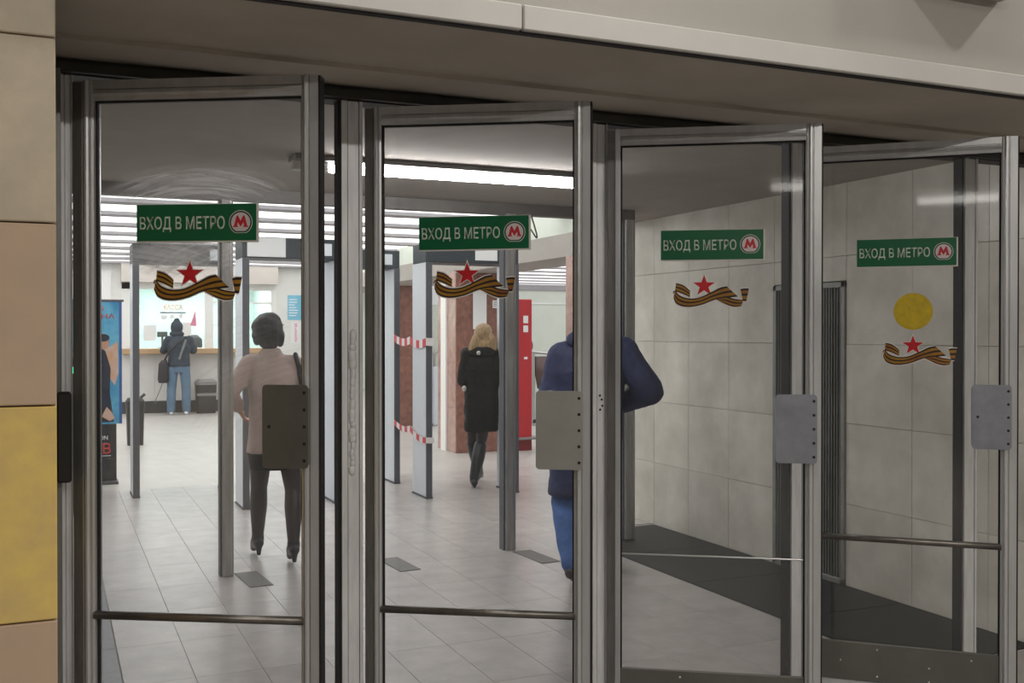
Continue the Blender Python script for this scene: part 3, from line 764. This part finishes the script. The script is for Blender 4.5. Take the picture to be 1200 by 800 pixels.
f_.build('window_frame', 'winframe', bo)
MB().box(1.50, 2.78, .045, .053, 1.265, 2.43).build('window_pane', 'booth_glass', bo)
MB().box(2.94, 4.10, .045, .053, 1.265, 2.43).build('window_pane', 'booth_glass', bo)
o = MB().box(1.22, 4.2, Y0 + 2.4, Y0 + 2.45, 0, 2.9).build('wall_booth_back', 'teal'); tag(o, 'pale teal back wall inside the ticket office', 'wall', kind='structure')
o = MB().box(1.20, 1.24, Y0 + .12, Y0 + 2.4, 0, 2.9).build('wall_booth_left', 'teal'); tag(o, 'left wall inside the ticket office', 'wall', kind='structure')
o = MB().box(4.16, 4.2, Y0 + .12, Y0 + 2.4, 0, 2.9).build('wall_booth_right', 'teal'); tag(o, 'right wall inside the ticket office', 'wall', kind='structure')
o = MB().box(1.24, 4.16, Y0 + .12, Y0 + 2.4, 2.60, 2.64).build('ceiling_booth', 'hall_white'); tag(o, 'ceiling inside the ticket office', 'ceiling', kind='structure')
o = MB().box(1.5, 3.9, Y0 + .5, Y0 + 1.7, 2.555, 2.597).build('booth_lamp', 'booth_l'); tag(o, 'flat glowing lamp on the ceiling inside the ticket office', 'lamp')
text_mesh('window_lettering', 'КАССА', 'orange', bo, 2.00, 2.03, .36, .10, .040)
MB().box(1.93, 2.42, .036, .042, 1.955, 1.985).build('sill_strip', 'ink', bo)
for (x0, x1, z0, z1) in ((1.95, 2.06, 1.84, 1.92), (2.12, 2.20, 1.85, 1.93), (1.62, 1.86, 1.42, 1.72), (2.30, 2.52, 1.36, 1.78), (2.28, 2.36, 1.86, 1.94)):
    MB().box(x0, x1, .037, .042, z0, z1).build('paper_notice', 'paper', bo)
MB().poly([(2.50, 1.72), (2.60, 2.02), (2.62, 1.70)], .03, .04).build('pennant', 'pinkpaper', bo)['label'] = 'small dark pink pennant on the glass'
ch = empty('office_chair', (2.66, Y0 + 1.0, 0), label='dark rounded chair back behind the ticket window', cat='chair')
MB().loft([((0, 0, 1.15), .14, .05), ((0, 0, 1.3), .20, .06), ((0, 0, 1.45), .19, .05), ((0, 0, 1.53), .10, .03)], 20).build('backrest', 'bagblack', ch, True)
MB().box(-.22, .22, -.02, .45, .95, 1.02, .02).build('seat', 'bagblack', ch)
MB().cyl((0, .2, 0), (0, .2, .95), .03).build('stem', 'steel', ch); MB().cyl((0, .2, 0), (0, .2, .03), .22).build('base', 'skirt', ch)
mo = empty('computer_monitor', (2.02, Y0 + .55, 1.268), label='small dark screen on the ledge inside the ticket window', cat='monitor')
MB().box(-.10, .10, -.02, .02, .22, .33, .005).build('screen', 'skirt', mo); MB().box(-.02, .02, -.02, .02, .012, .23).build('neck', 'skirt', mo); MB().box(-.08, .08, -.06, .06, 0, .012).build('foot', 'skirt', mo)
o = MB().box(1.5, 4.1, Y0 + .32, Y0 + .75, 1.20, 1.265, .004).box(1.55, 1.6, Y0 + .34, Y0 + .73, 0, 1.2).box(4.0, 4.05, Y0 + .34, Y0 + .73, 0, 1.2).build('inner_desk', 'booth'); tag(o, 'white desk right behind the ticket window', 'desk')
n_ = empty('blue_notice', (4.43, Y0, 1.84), label='light blue notice on the white wall right of the ticket window', cat='poster')
MB().box(0, .30, -.006, -.001, 0, .51).build('sheet', 'bluepaper', n_)
m = MB()
for k in range(7): m.box(.03, random.uniform(.15, .27), -.0072, -.006, .08 + k * .055, .10 + k * .055)
m.stuff('print', 'paper', n_)['label'] = 'rows of pale print'
n_ = empty('pink_notice', (4.50, Y0, 1.36), label='white strip with pink vertical writing below the blue notice', cat='poster')
MB().box(0, .22, -.004, -.001, 0, .44).build('sheet', 'paper', n_)
m = MB()
for k in range(9): m.box(.075, random.uniform(.10, .135), -.0052, -.004, .03 + k * .044, .055 + k * .044)
m.stuff('print', 'pinkpaper', n_)

# ------------------------------------------------------------------ METAL DETECTOR GATES
def gate(xl, xr, y, label, screen='right', dy=0.0, sheet=None):
    g = empty('metal_detector_gate', ((xl + xr) / 2, y, 0), 0, label=label, cat='security gate', group='walk-through metal detectors')
    hw_ = (xr - xl) / 2
    for sgn in (-1, 1):
        x = sgn * hw_
        p = MB().box(x - .028, x + .028, .02, .42, .015, 2.24, .006).build('side_panel', 'gate', g)
        MB().box(x - .030, x + .030, 0, .02, .01, 2.24, .004).build('edge_strip', 'gate_edge', p)
        MB().box(x - .034, x + .034, 0, .43, 0, .015).build('foot', 'gate_edge', p)
    b = MB().box(-hw_ - .03, hw_ + .03, .01, .40, 2.24, 2.425, .006).build('crossbar', 'gate_bar', g)
    if screen: MB().box(hw_ - .16, hw_ - .05, .004, .011, 2.275, 2.385, .002).build('display', 'screen', b)
    if sheet: MB().box(sheet[0], sheet[1], .003, .010, sheet[2], sheet[3]).build('notice_sheet', 'paper', b)
    return g
gate(.72, 1.56, 10.4, 'metal detector gate nearest the film banner, left of the woman in beige')
gate(1.565, 2.39, 9.33, 'metal detector gate with a white notice, in front of the woman in beige', sheet=(-.40, -.06, 2.25, 2.42))
gate(2.41, 3.27, 10.3, 'farther metal detector gate whose right panel is wrapped with tape, left of its neighbour')
gate(3.25, 4.15, 9.24, 'metal detector gate left of the blonde woman, white sheet on its bar', screen=None, sheet=(.02, .25, 2.27, 2.41))
def tape(pts, label, wd=.07, z_tw=0.0):
    t_ = empty('barrier_tape', pts[0], label=label, cat='barrier tape')
    o0 = Vector(pts[0]); a = MB(); seg = 0
    for p, q in zip(pts, pts[1:]):
        p, q = Vector(p) - o0, Vector(q) - o0; n = max(1, int((q - p).length / .085))
        d = (q - p).normalized(); sd = Vector((d.y, -d.x, 0)) * .0015
        for k in range(n):
            u, v = p.lerp(q, k / n), p.lerp(q, (k + 1) / n)
            sag0 = -.03 * math.sin(math.pi * k / n); sag1 = -.03 * math.sin(math.pi * (k + 1) / n)
            tw = random.uniform(-.006, .006); sl_ = .03
            mm = a; seg += 1
            pts8 = [u + Vector((0, 0, sag0)), v + Vector((0, 0, sag1 + tw)), v + Vector((0, 0, sag1 + wd + tw)), u + Vector((0, 0, sag0 + wd))]
            A_ = [mm.bm.verts.new(x + sd) for x in pts8]; B_ = [mm.bm.verts.new(x - sd) for x in pts8]
            F_ = [mm.bm.faces.new(A_), mm.bm.faces.new(B_[::-1])]
            for i in range(4): F_.append(mm.bm.faces.new((A_[i], B_[i], B_[(i + 1) % 4], A_[(i + 1) % 4])))
            for q_ in F_: q_.material_index = seg % 2
    bmesh.ops.remove_doubles(a.bm, verts=a.bm.verts[:], dist=.0012)
    a.build('ribbon', ['tape_w', 'tape_r'], t_)
tape([(3.232, 10.28, 1.48), (3.21, 9.70, 1.46), (3.21, 9.225, 1.45), (3.29, 9.225, 1.45)], 'red and white tape wrapped at chest height between two gate panels', .075)
tape([(3.232, 10.28, .62), (3.21, 9.70, .60), (3.21, 9.225, .53), (3.29, 9.225, .53)], 'low red and white tape strung knee-high between two gate panels', .055)
tape([(2.35, 9.20, .46), (2.44, 9.318, .53), (2.44, 10.28, .60)], 'short piece of red and white tape seen in the gap right of the leftmost door', .055)

# ------------------------------------------------------------------ BANNER, BINS, POSTS
bn = empty('film_banner', (.26, 11.58, 0), R(-1), label='tall blue film banner with a man in a dark suit, behind the leftmost door', cat='banner')
MB().box(-.42, .40, -.006, .006, .62, 1.90).build('upper_sheet', 'banner_blue', bn)
MB().box(-.42, .345, -.006, .006, .03, .62).build('lower_sheet', 'banner_black', bn)
MB().box(-.45, .42, -.012, .012, 1.895, 1.92, .004).build('top_rail', 'gate_edge', bn)
MB().box(-.44, .36, -.12, .12, 0, .03, .006).build('base', 'skirt', bn)
MB().box(.372, .40, -.0075, -.006, .62, 1.895).build('edge_stripe', 'banner_edge', bn)
MB().poly([(.10, 1.25), (.14, 1.62), (.19, 1.45), (.22, 1.58), (.27, 1.42), (.36, 1.48), (.365, 1.15), (.33, 1.02), (.28, 1.10)], -.0075, -.006).build('explosion', 'banner_glow', bn)
MB().poly([(-.30, .64), (-.36, 1.20), (-.10, 1.38), (.10, 1.42), (.17, 1.44), (.24, 1.38), (.29, 1.20), (.28, .95), (.32, .64)], -.009, -.0075).build('suit', 'banner_suit', bn)
MB().poly([(.225 + .05 * math.cos(k * .52), 1.47 + .075 * math.sin(k * .52)) for k in range(12)], -.0095, -.0078).build('face', 'banner_skin', bn)
MB().poly([(.225 + .055 * math.cos(k * .52), 1.52 + .04 * math.sin(k * .52)) for k in range(12)], -.0100, -.0082).build('hair', 'banner_suit', bn)
MB().poly([(.20, .70), (.25, .80), (.30, .74), (.33, .68), (.28, .65)], -.0102, -.009).build('glow', 'banner_glow', bn)
text_mesh('upper_title', 'ШИНШЕИШН', 'banner_red', bn, -.30, 1.80, .52, .045, -.0066)['kind'] = 'stuff'
text_mesh('lower_title', 'ШИНДЕРШНА', 'banner_red', bn, -.32, 1.72, .65, .05, -.0066)
text_mesh('subtitle', 'LONDON', 'banner_white', bn, .03, .455, .23, .045, -.0066)
text_mesh('bottom_title', 'ИАВ', 'banner_red', bn, .0, .31, .29, .11, -.0066)
MB().box(-.0, .29, -.0072, -.006, .285, .292).build('rule', 'banner_white', bn)
vp = empty('ticket_validator', (.155, 9.85, 0), label='dark post with a small green lamp left of the leftmost door stile', cat='ticket validator')
MB().box(-.12, .10, -.10, .10, 0, 1.10, .01).build('cabinet', 'bin', vp)
MB().box(-.11, .06, -.03, .03, 1.10, 1.42, .008).build('reader', 'bin', vp)
MB().ball((.0, -.032, 1.245), .022, .008, .03, n=12).build('lamp', 'led', vp)
MB().ball((.0, -.032, 1.375), .02, .008, .03, n=12).build('lamp', 'bin_top', vp)['label'] = 'unlit grey lamp'
def bin_(name, loc, w_, d_, h, label):
    b = empty(name, loc, label=label, cat='bin')
    MB().loft([((0, 0, 0), w_ * .44, d_ * .44), ((0, 0, h * .82), w_ * .5, d_ * .5), ((0, 0, h * .84), w_ * .5, d_ * .5)], 24, 5).build('body', 'bin', b)
    MB().loft([((0, 0, h * .842), w_ * .53, d_ * .53), ((0, 0, h * .93), w_ * .53, d_ * .53), ((0, 0, h), w_ * .40, d_ * .40)], 24, 4).build('lid', 'bin' if 'slim' in label else 'bin_top', b)
    if 'slim' in label: MB().cyl((w_ * .3, 0, h), (w_ * .55, 0, h + .05), .02).build('handle', 'bin', b)
    else: MB().box(-w_ * .46, w_ * .46, -d_ * .51, -d_ * .50, h * .52, h * .60).build('band', 'bin_top', b)
bin_('litter_bin', (1.05, 15.4, 0), .24, .24, .66, 'slim black bin in the hall just right of the film banner')
bin_('litter_bin', (2.74, 21.0, 0), .40, .34, .66, 'wide black bin with grey lid against the ticket counter')
ic = empty('information_column', (5.74, 12.62, 0), label='bright red slim column right of the red marble column', cat='information column')
MB().box(-.12, .12, -.09, .09, .16, 2.02, .01).build('body', 'red_paint', ic)
MB().box(-.10, .12, -.08, .08, 0, .16).build('base', 'red_dark', ic)
MB().box(-.12, .24, -.16, .12, .15, .18, .004).build('foot_shelf', 'bin_top', ic)
m = MB().box(-.01, .06, -.095, -.089, 1.70, 1.80).box(-.01, .06, -.095, -.089, 1.58, 1.67).box(.0, .05, -.095, -.089, 1.22, 1.25)
m.stuff('badge', 'paper', ic)
MB().ball((.12, -.03, 1.40), .035, .05, .08, n=12).build('handset', 'red_dark', ic)
def turnstile(loc, label, wing=True):
    t_ = empty('turnstile', loc, label=label, cat='turnstile')
    MB().cyl((-.16, 0, 0), (-.16, 0, 1.22), .03).cyl((-.16, 0, 0), (-.16, 0, .02), .08).build('post', 'steel', t_)
    if wing:
        MB().cyl((-.22, 0, 1.25), (.35, 0, 1.20), .022).ball((-.22, 0, 1.26), .04).build('handrail', 'steel', t_, True)
        MB().loft([((.12, 0, .62), .20, .06), ((.11, 0, .9), .24, .08), ((.11, 0, 1.17), .25, .07)], 20, 3).build('wing', 'brown_panel', t_, True)
        MB().box(-.10, .04, -.05, .05, 0, .20, .02).box(-.18, -.10, -.03, .03, .04, .10).build('foot', 'bin', t_)
    else:
        MB().tube([(-.16, 0, 1.2), (-.13, -.02, 1.27), (-.06, -.04, 1.24)], .025).ball((-.06, -.04, 1.24), .05, n=10).build('handrail', 'steel', t_, True)
        MB().box(-.19, -.02, -.05, .05, 0, 1.0, .01).build('cabinet', 'gate', t_)
turnstile((7.62, 15.9, 0), 'turnstile with dark brown wing left of the man in navy')
turnstile((6.06, 16.55, 0), 'slim grey turnstile just right of the nearest gate panel', False)
cbn = empty('control_cabinet', (5.72, 16.52, 0), label='white narrow cabinet seen between the two taped gate panels', cat='cabinet')
MB().box(-.11, .11, -.12, .12, .04, 1.18, .01).build('body', 'cabinet', cbn); MB().box(-.10, .10, -.11, .11, 0, .04).build('plinth', 'skirt', cbn)
MB().box(-.105, -.06, -.128, -.119, .62, .74).build('lock', 'bin', cbn)
sb = empty('hanging_sign_box', (5.80, 16.6, 2.04), label='grey-white sign box fixed beside the farther marble column', cat='sign')
MB().box(-.215, .18, -.06, .06, 0, .32, .01).build('housing', 'cabinet', sb); MB().box(-.03, .03, -.02, .02, .32, .906).build('bracket', 'steel', sb)
np_ = empty('white_notice', (4.98, 12.585, 0), label='white notice board on the red marble column above the blonde woman', cat='notice')
MB().box(.05, .24, -.008, .0, 1.62, 2.18).build('board', 'paper', np_)
np2 = empty('small_notice', (5.33, 12.592, 1.90), label='small bluish notice on the red column, right of the white board', cat='notice')
MB().box(-.02, .13, -.006, 0, 0, .10).build('sheet', 'paper', np2)
m = MB()
for k in range(3): m.box(-.005, .11, -.0072, -.006, .02 + k * .025, .03 + k * .025)
m.stuff('print', 'ink', np2)

# ------------------------------------------------------------------ PEOPLE
def V(*a): return Vector(a)
def hand(m, wr, fw, palm_n, s=1.0, curl=.5, side=1):
    """palm and five fingers; fw = direction of the fingers, palm_n = way the palm faces"""
    fw = Vector(fw).normalized(); pn = Vector(palm_n); pn = (pn - fw * pn.dot(fw)).normalized(); sd = fw.cross(pn).normalized() * side
    m.cap(wr, Vector(wr) + fw * .03 * s, .024 * s, .026 * s, 10)
    for k in range(4):
        off = sd * (.030 - .020 * k) * s
        b = Vector(wr) + fw * .035 * s + off * .7; kn = Vector(wr) + fw * .092 * s + off
        m.cap(b, kn, .016 * s, .0125 * s, 8)
        ln = (.040, .046, .042, .032)[k] * s
        d1 = (fw * math.cos(curl) + pn * math.sin(curl)); d2 = (fw * math.cos(curl * 2.2) + pn * math.sin(curl * 2.2))
        p1 = kn + d1 * ln; p2 = p1 + d2 * ln * .85
        m.cap(kn, p1, .0105 * s, .0095 * s, 8); m.cap(p1, p2, .0095 * s, .008 * s, 8)
    tb = Vector(wr) + fw * .03 * s + sd * .026 * s
    t1 = tb + (fw * .6 + sd * .8 + pn * .3).normalized() * .045 * s; t2 = t1 + (fw * .9 + sd * .2 + pn * .5).normalized() * .034 * s
    m.cap(tb, t1, .014 * s, .0115 * s, 8); m.cap(t1, t2, .0115 * s, .009 * s, 8)
def head(m, c, s=1.0):
    c = Vector(c)
    m.ball(c + V(0, -.012, .02) * s, .076 * s, .095 * s, .098 * s, n=20)      # skull
    m.ball(c + V(0, .028, -.045) * s, .058 * s, .062 * s, .075 * s, n=16)     # face and jaw
    m.ball(c + V(0, .062, -.095) * s, .03 * s, .03 * s, .025 * s, n=10)       # chin
    m.cap(c + V(0, .088, .005) * s, c + V(0, .103, -.032) * s, .010 * s, .015 * s, 8)   # nose
    m.cap(c + V(-.02, .083, -.062) * s, c + V(.02, .083, -.062) * s, .009 * s, .009 * s, 8)  # lips
    for sx in (-1, 1):
        m.ball(c + V(sx * .077, .0, -.01) * s, .010 * s, .022 * s, .033 * s, n=10)   # ear
        m.ball(c + V(sx * .03, .074, .022) * s, .022 * s, .014 * s, .010 * s, n=8)   # brow
def eyes(parent, c, s=1.0):
    m = MB()
    for sx in (-1, 1): m.ball(Vector(c) + V(sx * .031, .079, .002) * s, .012 * s, n=10)
    m.stuff('eyes', 'screw', parent, True)
def body(root, J, s=1.0, slim=1.0, handL=None, handR=None, heel=0.0):
    m = MB(); k = slim
    pe, chst, ne, hd = [Vector(J[a]) for a in ('pelvis', 'chest', 'neck', 'head')]
    m.loft([(pe + V(0, 0, -.10), .10 * k, .08 * k), (pe, .145 * k, .10 * k), (pe.lerp(chst, .45), .118 * k, .085 * k), (chst, .145 * k, .10 * k), (chst.lerp(ne, .65), .125 * k, .08 * k), (ne, .06 * k, .055 * k)], 20)
    m.cap(ne + V(0, 0, -.03), hd + V(0, -.01, -.06), .052 * k, .048 * k)
    head(m, hd, s)
    for S_ in 'LR':
        sh, el, wr_ = [Vector(J[a + S_]) for a in ('sh', 'el', 'wr')]
        m.cap(chst.lerp(ne, .6), sh, .06 * k, .052 * k); m.cap(sh, el, .048 * k, .037 * k); m.cap(el, wr_, .037 * k, .024 * k)
        hip, kn, an, to = [Vector(J[a + S_]) for a in ('hip', 'kn', 'an', 'to')]
        m.cap(pe.lerp(hip, .6), hip, .09 * k, .085 * k)
        m.cap(hip, kn, .082 * k, .052 * k)
        cf = kn.lerp(an, .32) + V(0, -.018, 0); m.cap(kn, cf, .050 * k, .054 * k); m.cap(cf, an, .054 * k, .034 * k)
        m.cap(an, to, .034 * k, .026 * k)
        fwd = J.get('hf' + S_, (wr_ - el).normalized()); pn = J.get('hp' + S_, V(-1 if S_ == 'R' else 1, 0, 0))
        hand(m, wr_, fwd, pn, s * .95, J.get('curl', .6), -1 if S_ == 'L' else 1)
    b = m.remesh('body', 'skin', root, .0075, 3)
    eyes(b, hd, s)
    return b
def legs(root, J, mat, name, rs, top=None, vox=.012, noise=0.0, trim=None):
    """both legs as one garment; rs = hip, knee, calf, ankle radii"""
    m = MB(); pe = Vector(J['pelvis'])
    m.loft([(pe + V(0, 0, -.14), rs[0] * 1.25, rs[0] * 1.1), (pe + V(0, 0, -.03), rs[0] * 1.75, rs[0] * 1.25), (pe + V(0, 0, .08), rs[0] * 1.6, rs[0] * 1.15)], 20)
    for S_ in 'LR':
        hip, kn, an = [Vector(J[a + S_]) for a in ('hip', 'kn', 'an')]
        m.cap(hip, kn, rs[0], rs[1]); cf = kn.lerp(an, .33) + V(0, -.016, 0)
        m.cap(kn, cf, rs[1], rs[2]); m.cap(cf, an, rs[2], rs[3])
    return m.remesh(name, mat, root, vox, 4, noise=noise)
def shoes(root, J, mat, heel=0.0, size=1.0, boot=None):
    for S_ in 'LR':
        an, to = Vector(J['an' + S_]), Vector(J['to' + S_]); d = (to - an); f = V(d.x, d.y, 0).normalized()
        hb = an - f * .035 + V(0, 0, -.045)
        m = MB()
        m.cap(an + V(0, 0, .0), an + V(0, 0, -.03), .044 * size, .044 * size); m.cap(hb, an.lerp(to, .5) + V(0, 0, -.004), .036 * size, .040 * size); m.cap(an.lerp(to, .45), to, .040 * size, .026 * size)
        m.cap(an.lerp(to, .6), to + f * .02, .036 * size, .02 * size)
        if heel:
            hz = min(an.z, heel + .06); m.cyl(hb + V(0, 0, 0), V(hb.x, hb.y, hb.z - heel), .026, .014)
        if boot:
            kn = Vector(J['kn' + S_]); m.cap(an, an.lerp(kn, .55) + V(0, -.012, 0), .050, .068); m.cap(an.lerp(kn, .55) + V(0, -.012, 0), an.lerp(kn, boot), .068, .068)
        m.remesh('boot' if boot else 'shoe', mat, root, .008, 2)
def top(root, J, mat, name, hem, wid, dep, slv, vox=.012, noise=.004, collar=True, hem_d=None, flare=1.0, p=2.3, cx=0, puff=1.0):
    m = MB(); pe, chst, ne = [Vector(J[a]) for a in ('pelvis', 'chest', 'neck')]
    h = V(pe.x + cx, pe.y, hem)
    m.loft([(h, wid * flare, (hem_d or dep) * flare), (pe.lerp(h, .4) if hem < pe.z else pe, wid * .98, dep), (pe.lerp(chst, .5), wid * .93 * puff, dep * .95), (chst, wid * 1.0, dep * 1.05),
            (chst.lerp(ne, .55), wid * .88, dep * .92), (ne + V(0, 0, .0), wid * .46, dep * .62), (ne + V(0, 0, .045 if collar else .01), wid * .36, dep * .52)], 28, p)
    for S_ in 'LR':
        sh, el, wr_ = [Vector(J[a + S_]) for a in ('sh', 'el', 'wr')]
        m.cap(chst.lerp(ne, .62), sh, slv[0] * .95, slv[0]); m.cap(sh, el, slv[0], slv[1]); m.cap(el, wr_.lerp(el, .10), slv[1], slv[2])
    return m.remesh(name, mat, root, vox, 4, noise=noise)

# --- woman in beige
wm = empty('person', (1.40, 7.05, 0), R(-11), label='woman in a beige jacket and black skirt walking in, short black hair', cat='person')
J = dict(pelvis=(-.03, 0, .93), chest=(-.03, 0, 1.24), neck=(-.055, .01, 1.42), head=(-.07, .045, 1.575),
         shL=(-.185, 0, 1.36), elL=(-.325, -.03, 1.17), wrL=(-.268, .12, 1.06), shR=(.105, 0, 1.35), elR=(.165, -.05, 1.12), wrR=(.12, .15, 1.08),
         hfL=V(.35, .35, -.85), hpL=V(1, .3, 0), hfR=V(-.3, .9, .1),
         hipL=(-.115, .02, .86), knL=(-.135, .17, .50), anL=(-.145, .28, .145), toL=(-.175, .42, .035),
         hipR=(.055, -.01, .86), knR=(.095, .03, .50), anR=(.095, -.06, .155), toR=(.075, .085, .035))
body(wm, J, 1.0, .96)
legs(wm, J, 'tights', 'tights', (.092, .058, .062, .041))
m = MB().loft([((-.035, .04, .645), .158, .12), ((-.033, .01, .78), .176, .122), ((-.03, 0, .98), .165, .11)], 28).remesh('skirt', 'blackcloth', wm, .012, 3, noise=.003)
top(wm, J, 'beige', 'jacket', .76, .178, .122, (.070, .062, .046), noise=.005, flare=1.06)
shoes(wm, J, 'shoe', heel=.085)
hd = V(*J['head']); m = MB().ball(hd + V(0, -.022, .025), .108, .115, .112, n=20).ball(hd + V(-.0, -.05, -.05), .080, .062, .075, n=16).ball(hd + V(-.078, -.01, -.025), .034, .06, .075, n=12).ball(hd + V(.078, -.01, -.025), .034, .06, .075, n=12)
m.remesh('hair', 'hair_black', wm, .008, 1, noise=.016)
bg = empty('shoulder_bag', (1.40, 7.05, 0), R(-11), label='black handbag on the right shoulder of the woman in beige', cat='bag')
MB().tube([(.150, -.075, 1.10), (.150, -.10, 1.22), (.135, -.095, 1.33), (.11, -.04, 1.425), (.115, .06, 1.40), (.15, .12, 1.25), (.16, .10, 1.10)], .016).build('strap', 'bagblack', bg, True)
MB().loft([((.225, .02, .80), .055, .15), ((.23, .02, .86), .065, .16), ((.222, .02, 1.05), .045, .15), ((.21, .02, 1.09), .03, .14)], 24, 4).build('pouch', 'bagblack', bg, True)

# --- blonde woman
bl = empty('person', (3.93, 9.76, 0), R(-22), label='blonde woman in a black fur coat and knee boots walking away', cat='person')
J = dict(pelvis=(.06, 0, .90), chest=(.065, 0, 1.20), neck=(.07, .02, 1.40), head=(.075, .05, 1.545),
         shL=(-.075, 0, 1.345), elL=(-.115, -.03, 1.10), wrL=(-.06, .16, 1.02), shR=(.215, 0, 1.345), elR=(.265, -.03, 1.10), wrR=(.24, .10, .90),
         hipL=(-.02, .03, .84), knL=(-.035, .18, .48), anL=(.03, .34, .12), toL=(.06, .49, .05),
         hipR=(.11, -.01, .84), knR=(.06, .03, .47), anR=(-.015, -.10, .11), toR=(-.03, .06, .035))
body(bl, J, .98, .92)
legs(bl, J, 'tights', 'tights', (.085, .056, .058, .041))
shoes(bl, J, 'boot', heel=.05, boot=.86)
top(bl, J, 'fur', 'fur_coat', .57, .185, .145, (.080, .078, .062), noise=.013, flare=.93, p=2.6)
MB().ball((.07, -.07, 1.37), .15, .06, .07, n=16).remesh('hood', 'fur', bl, .012, 2, noise=.014)
hd = V(*J['head']); m = MB().ball(hd + V(0, -.022, .022), .098, .112, .108, n=20)
for dx, dz, r in ((-.075, -.08, .055), (-.05, -.11, .065), (.0, -.13, .075), (.05, -.12, .07), (.085, -.07, .055), (-.105, -.14, .05), (.10, -.12, .05)):
    m.ball(hd + V(dx, -.085 - random.uniform(0, .015), dz), r * .9, .05, .095, n=12)
m.remesh('hair', 'hair_blonde', bl, .009, 2, noise=.010)
MB().ball((.03, -.155, 1.37), .022, .012, .022, n=10).ball((-.115, -.10, 1.01), .025, .012, .03, n=10).stuff('buckle', 'rivet', bl)

# --- man in navy
bm2 = empty('person', (3.13, 5.82, 0), R(-28.3), label='man in a navy jacket and blue jeans, head hidden by the door frames', cat='person')
J = dict(pelvis=(.0, 0, .96), chest=(-.01, 0, 1.32), neck=(.0, .03, 1.535), head=(.0, .075, 1.70),
         shL=(-.175, 0, 1.42), elL=(-.25, -.02, 1.15), wrL=(-.235, .14, .96), shR=(.205, 0, 1.45), elR=(.375, -.03, 1.205), wrR=(.20, .20, 1.10),
         hfR=V(-.6, .6, .2), hipL=(-.10, .0, .90), knL=(-.168, .02, .50), anL=(-.112, -.26, .15), toL=(-.10, -.115, .035),
         hipR=(.09, .02, .90), knR=(.10, .20, .50), anR=(.115, .26, .095), toR=(.14, .42, .035))
body(bm2, J, 1.02, 1.06)
legs(bm2, J, 'denim', 'jeans', (.108, .082, .082, .066), noise=.006)
shoes(bm2, J, 'shoe', size=1.12)
top(bm2, J, 'navy', 'jacket', .54, .232, .165, (.100, .092, .066), noise=.009, flare=.92, p=2.4, cx=-.055)
MB().ball((0, -.06, 1.525), .155, .085, .075, n=16).remesh('hood', 'navy', bm2, .012, 2, noise=.006)
hd = V(*J['head']); MB().ball(hd + V(0, -.02, .032), .086, .102, .095, n=20).ball(hd + V(0, -.07, -.04), .065, .04, .06, n=12).remesh('hair', 'hair_grey', bm2, .009, 2, noise=.004)

# --- man at the ticket counter
cm = empty('person', (2.19, 20.72, 0), R(-6), label='person in a dark hooded jacket and pale jeans standing at the ticket counter', cat='person')
J = dict(pelvis=(.02, 0, .95), chest=(.02, .0, 1.30), neck=(.0, .04, 1.50), head=(-.02, .09, 1.66),
         shL=(-.165, .02, 1.44), elL=(-.26, .10, 1.24), wrL=(-.12, .30, 1.315), shR=(.205, .02, 1.44), elR=(.285, .10, 1.24), wrR=(.14, .30, 1.315),
         hfL=V(.3, .9, 0), hpL=V(0, 0, -1), hfR=V(-.3, .9, 0), hpR=V(0, 0, -1), curl=.25,
         hipL=(-.09, 0, .90), knL=(-.12, .02, .50), anL=(-.13, 0, .09), toL=(-.15, .15, .035),
         hipR=(.12, 0, .90), knR=(.15, .02, .50), anR=(.155, 0, .09), toR=(.18, .15, .035))
body(cm, J, 1.0, 1.0)
legs(cm, J, 'denim_pale', 'jeans', (.105, .086, .086, .078), noise=.005)
shoes(cm, J, 'white_shoe', size=1.15)
top(cm, J, 'hoodie', 'jacket', .93, .21, .145, (.085, .078, .058), noise=.008, p=2.3)
hd = V(*J['head']); MB().ball(hd + V(0, -.035, .02), .118, .125, .135, n=20).ball(hd + V(0, -.04, .13), .06, .07, .07, n=12).ball(hd + V(0, -.05, -.11), .14, .10, .07, n=16).remesh('hood', 'hoodie', cm, .01, 3, noise=.006)
MB().box(.06, .10, -.17, -.155, 1.02, 1.42).xf(Matrix.Translation((0, 0, 0)) @ Matrix.Rotation(R(18), 4, 'Y')).build('reflective_strip', 'strap', cm).location = (-.37, 0, .12)
sb_ = empty('shoulder_bag', (2.19, 20.72, 0), R(-6), label='black bag hanging at the left hip of the person at the counter', cat='bag')
MB().loft([((-.265, -.05, .62), .085, .07), ((-.27, -.05, .68), .10, .085), ((-.265, -.05, .98), .085, .08), ((-.25, -.05, 1.05), .05, .05)], 20, 4).build('pouch', 'bagblack', sb_, True)
MB().tube([(-.27, -.05, .64), (-.33, -.05, .48), (-.40, -.05, .30), (-.42, -.05, .22)], .007).build('loose_strap', 'strap', sb_, True)
MB().tube([(-.25, -.05, 1.03), (-.17, -.16, 1.2), (-.02, -.175, 1.36), (.12, -.12, 1.47), (.16, .0, 1.5)], .016).build('strap', 'bagblack', sb_, True)
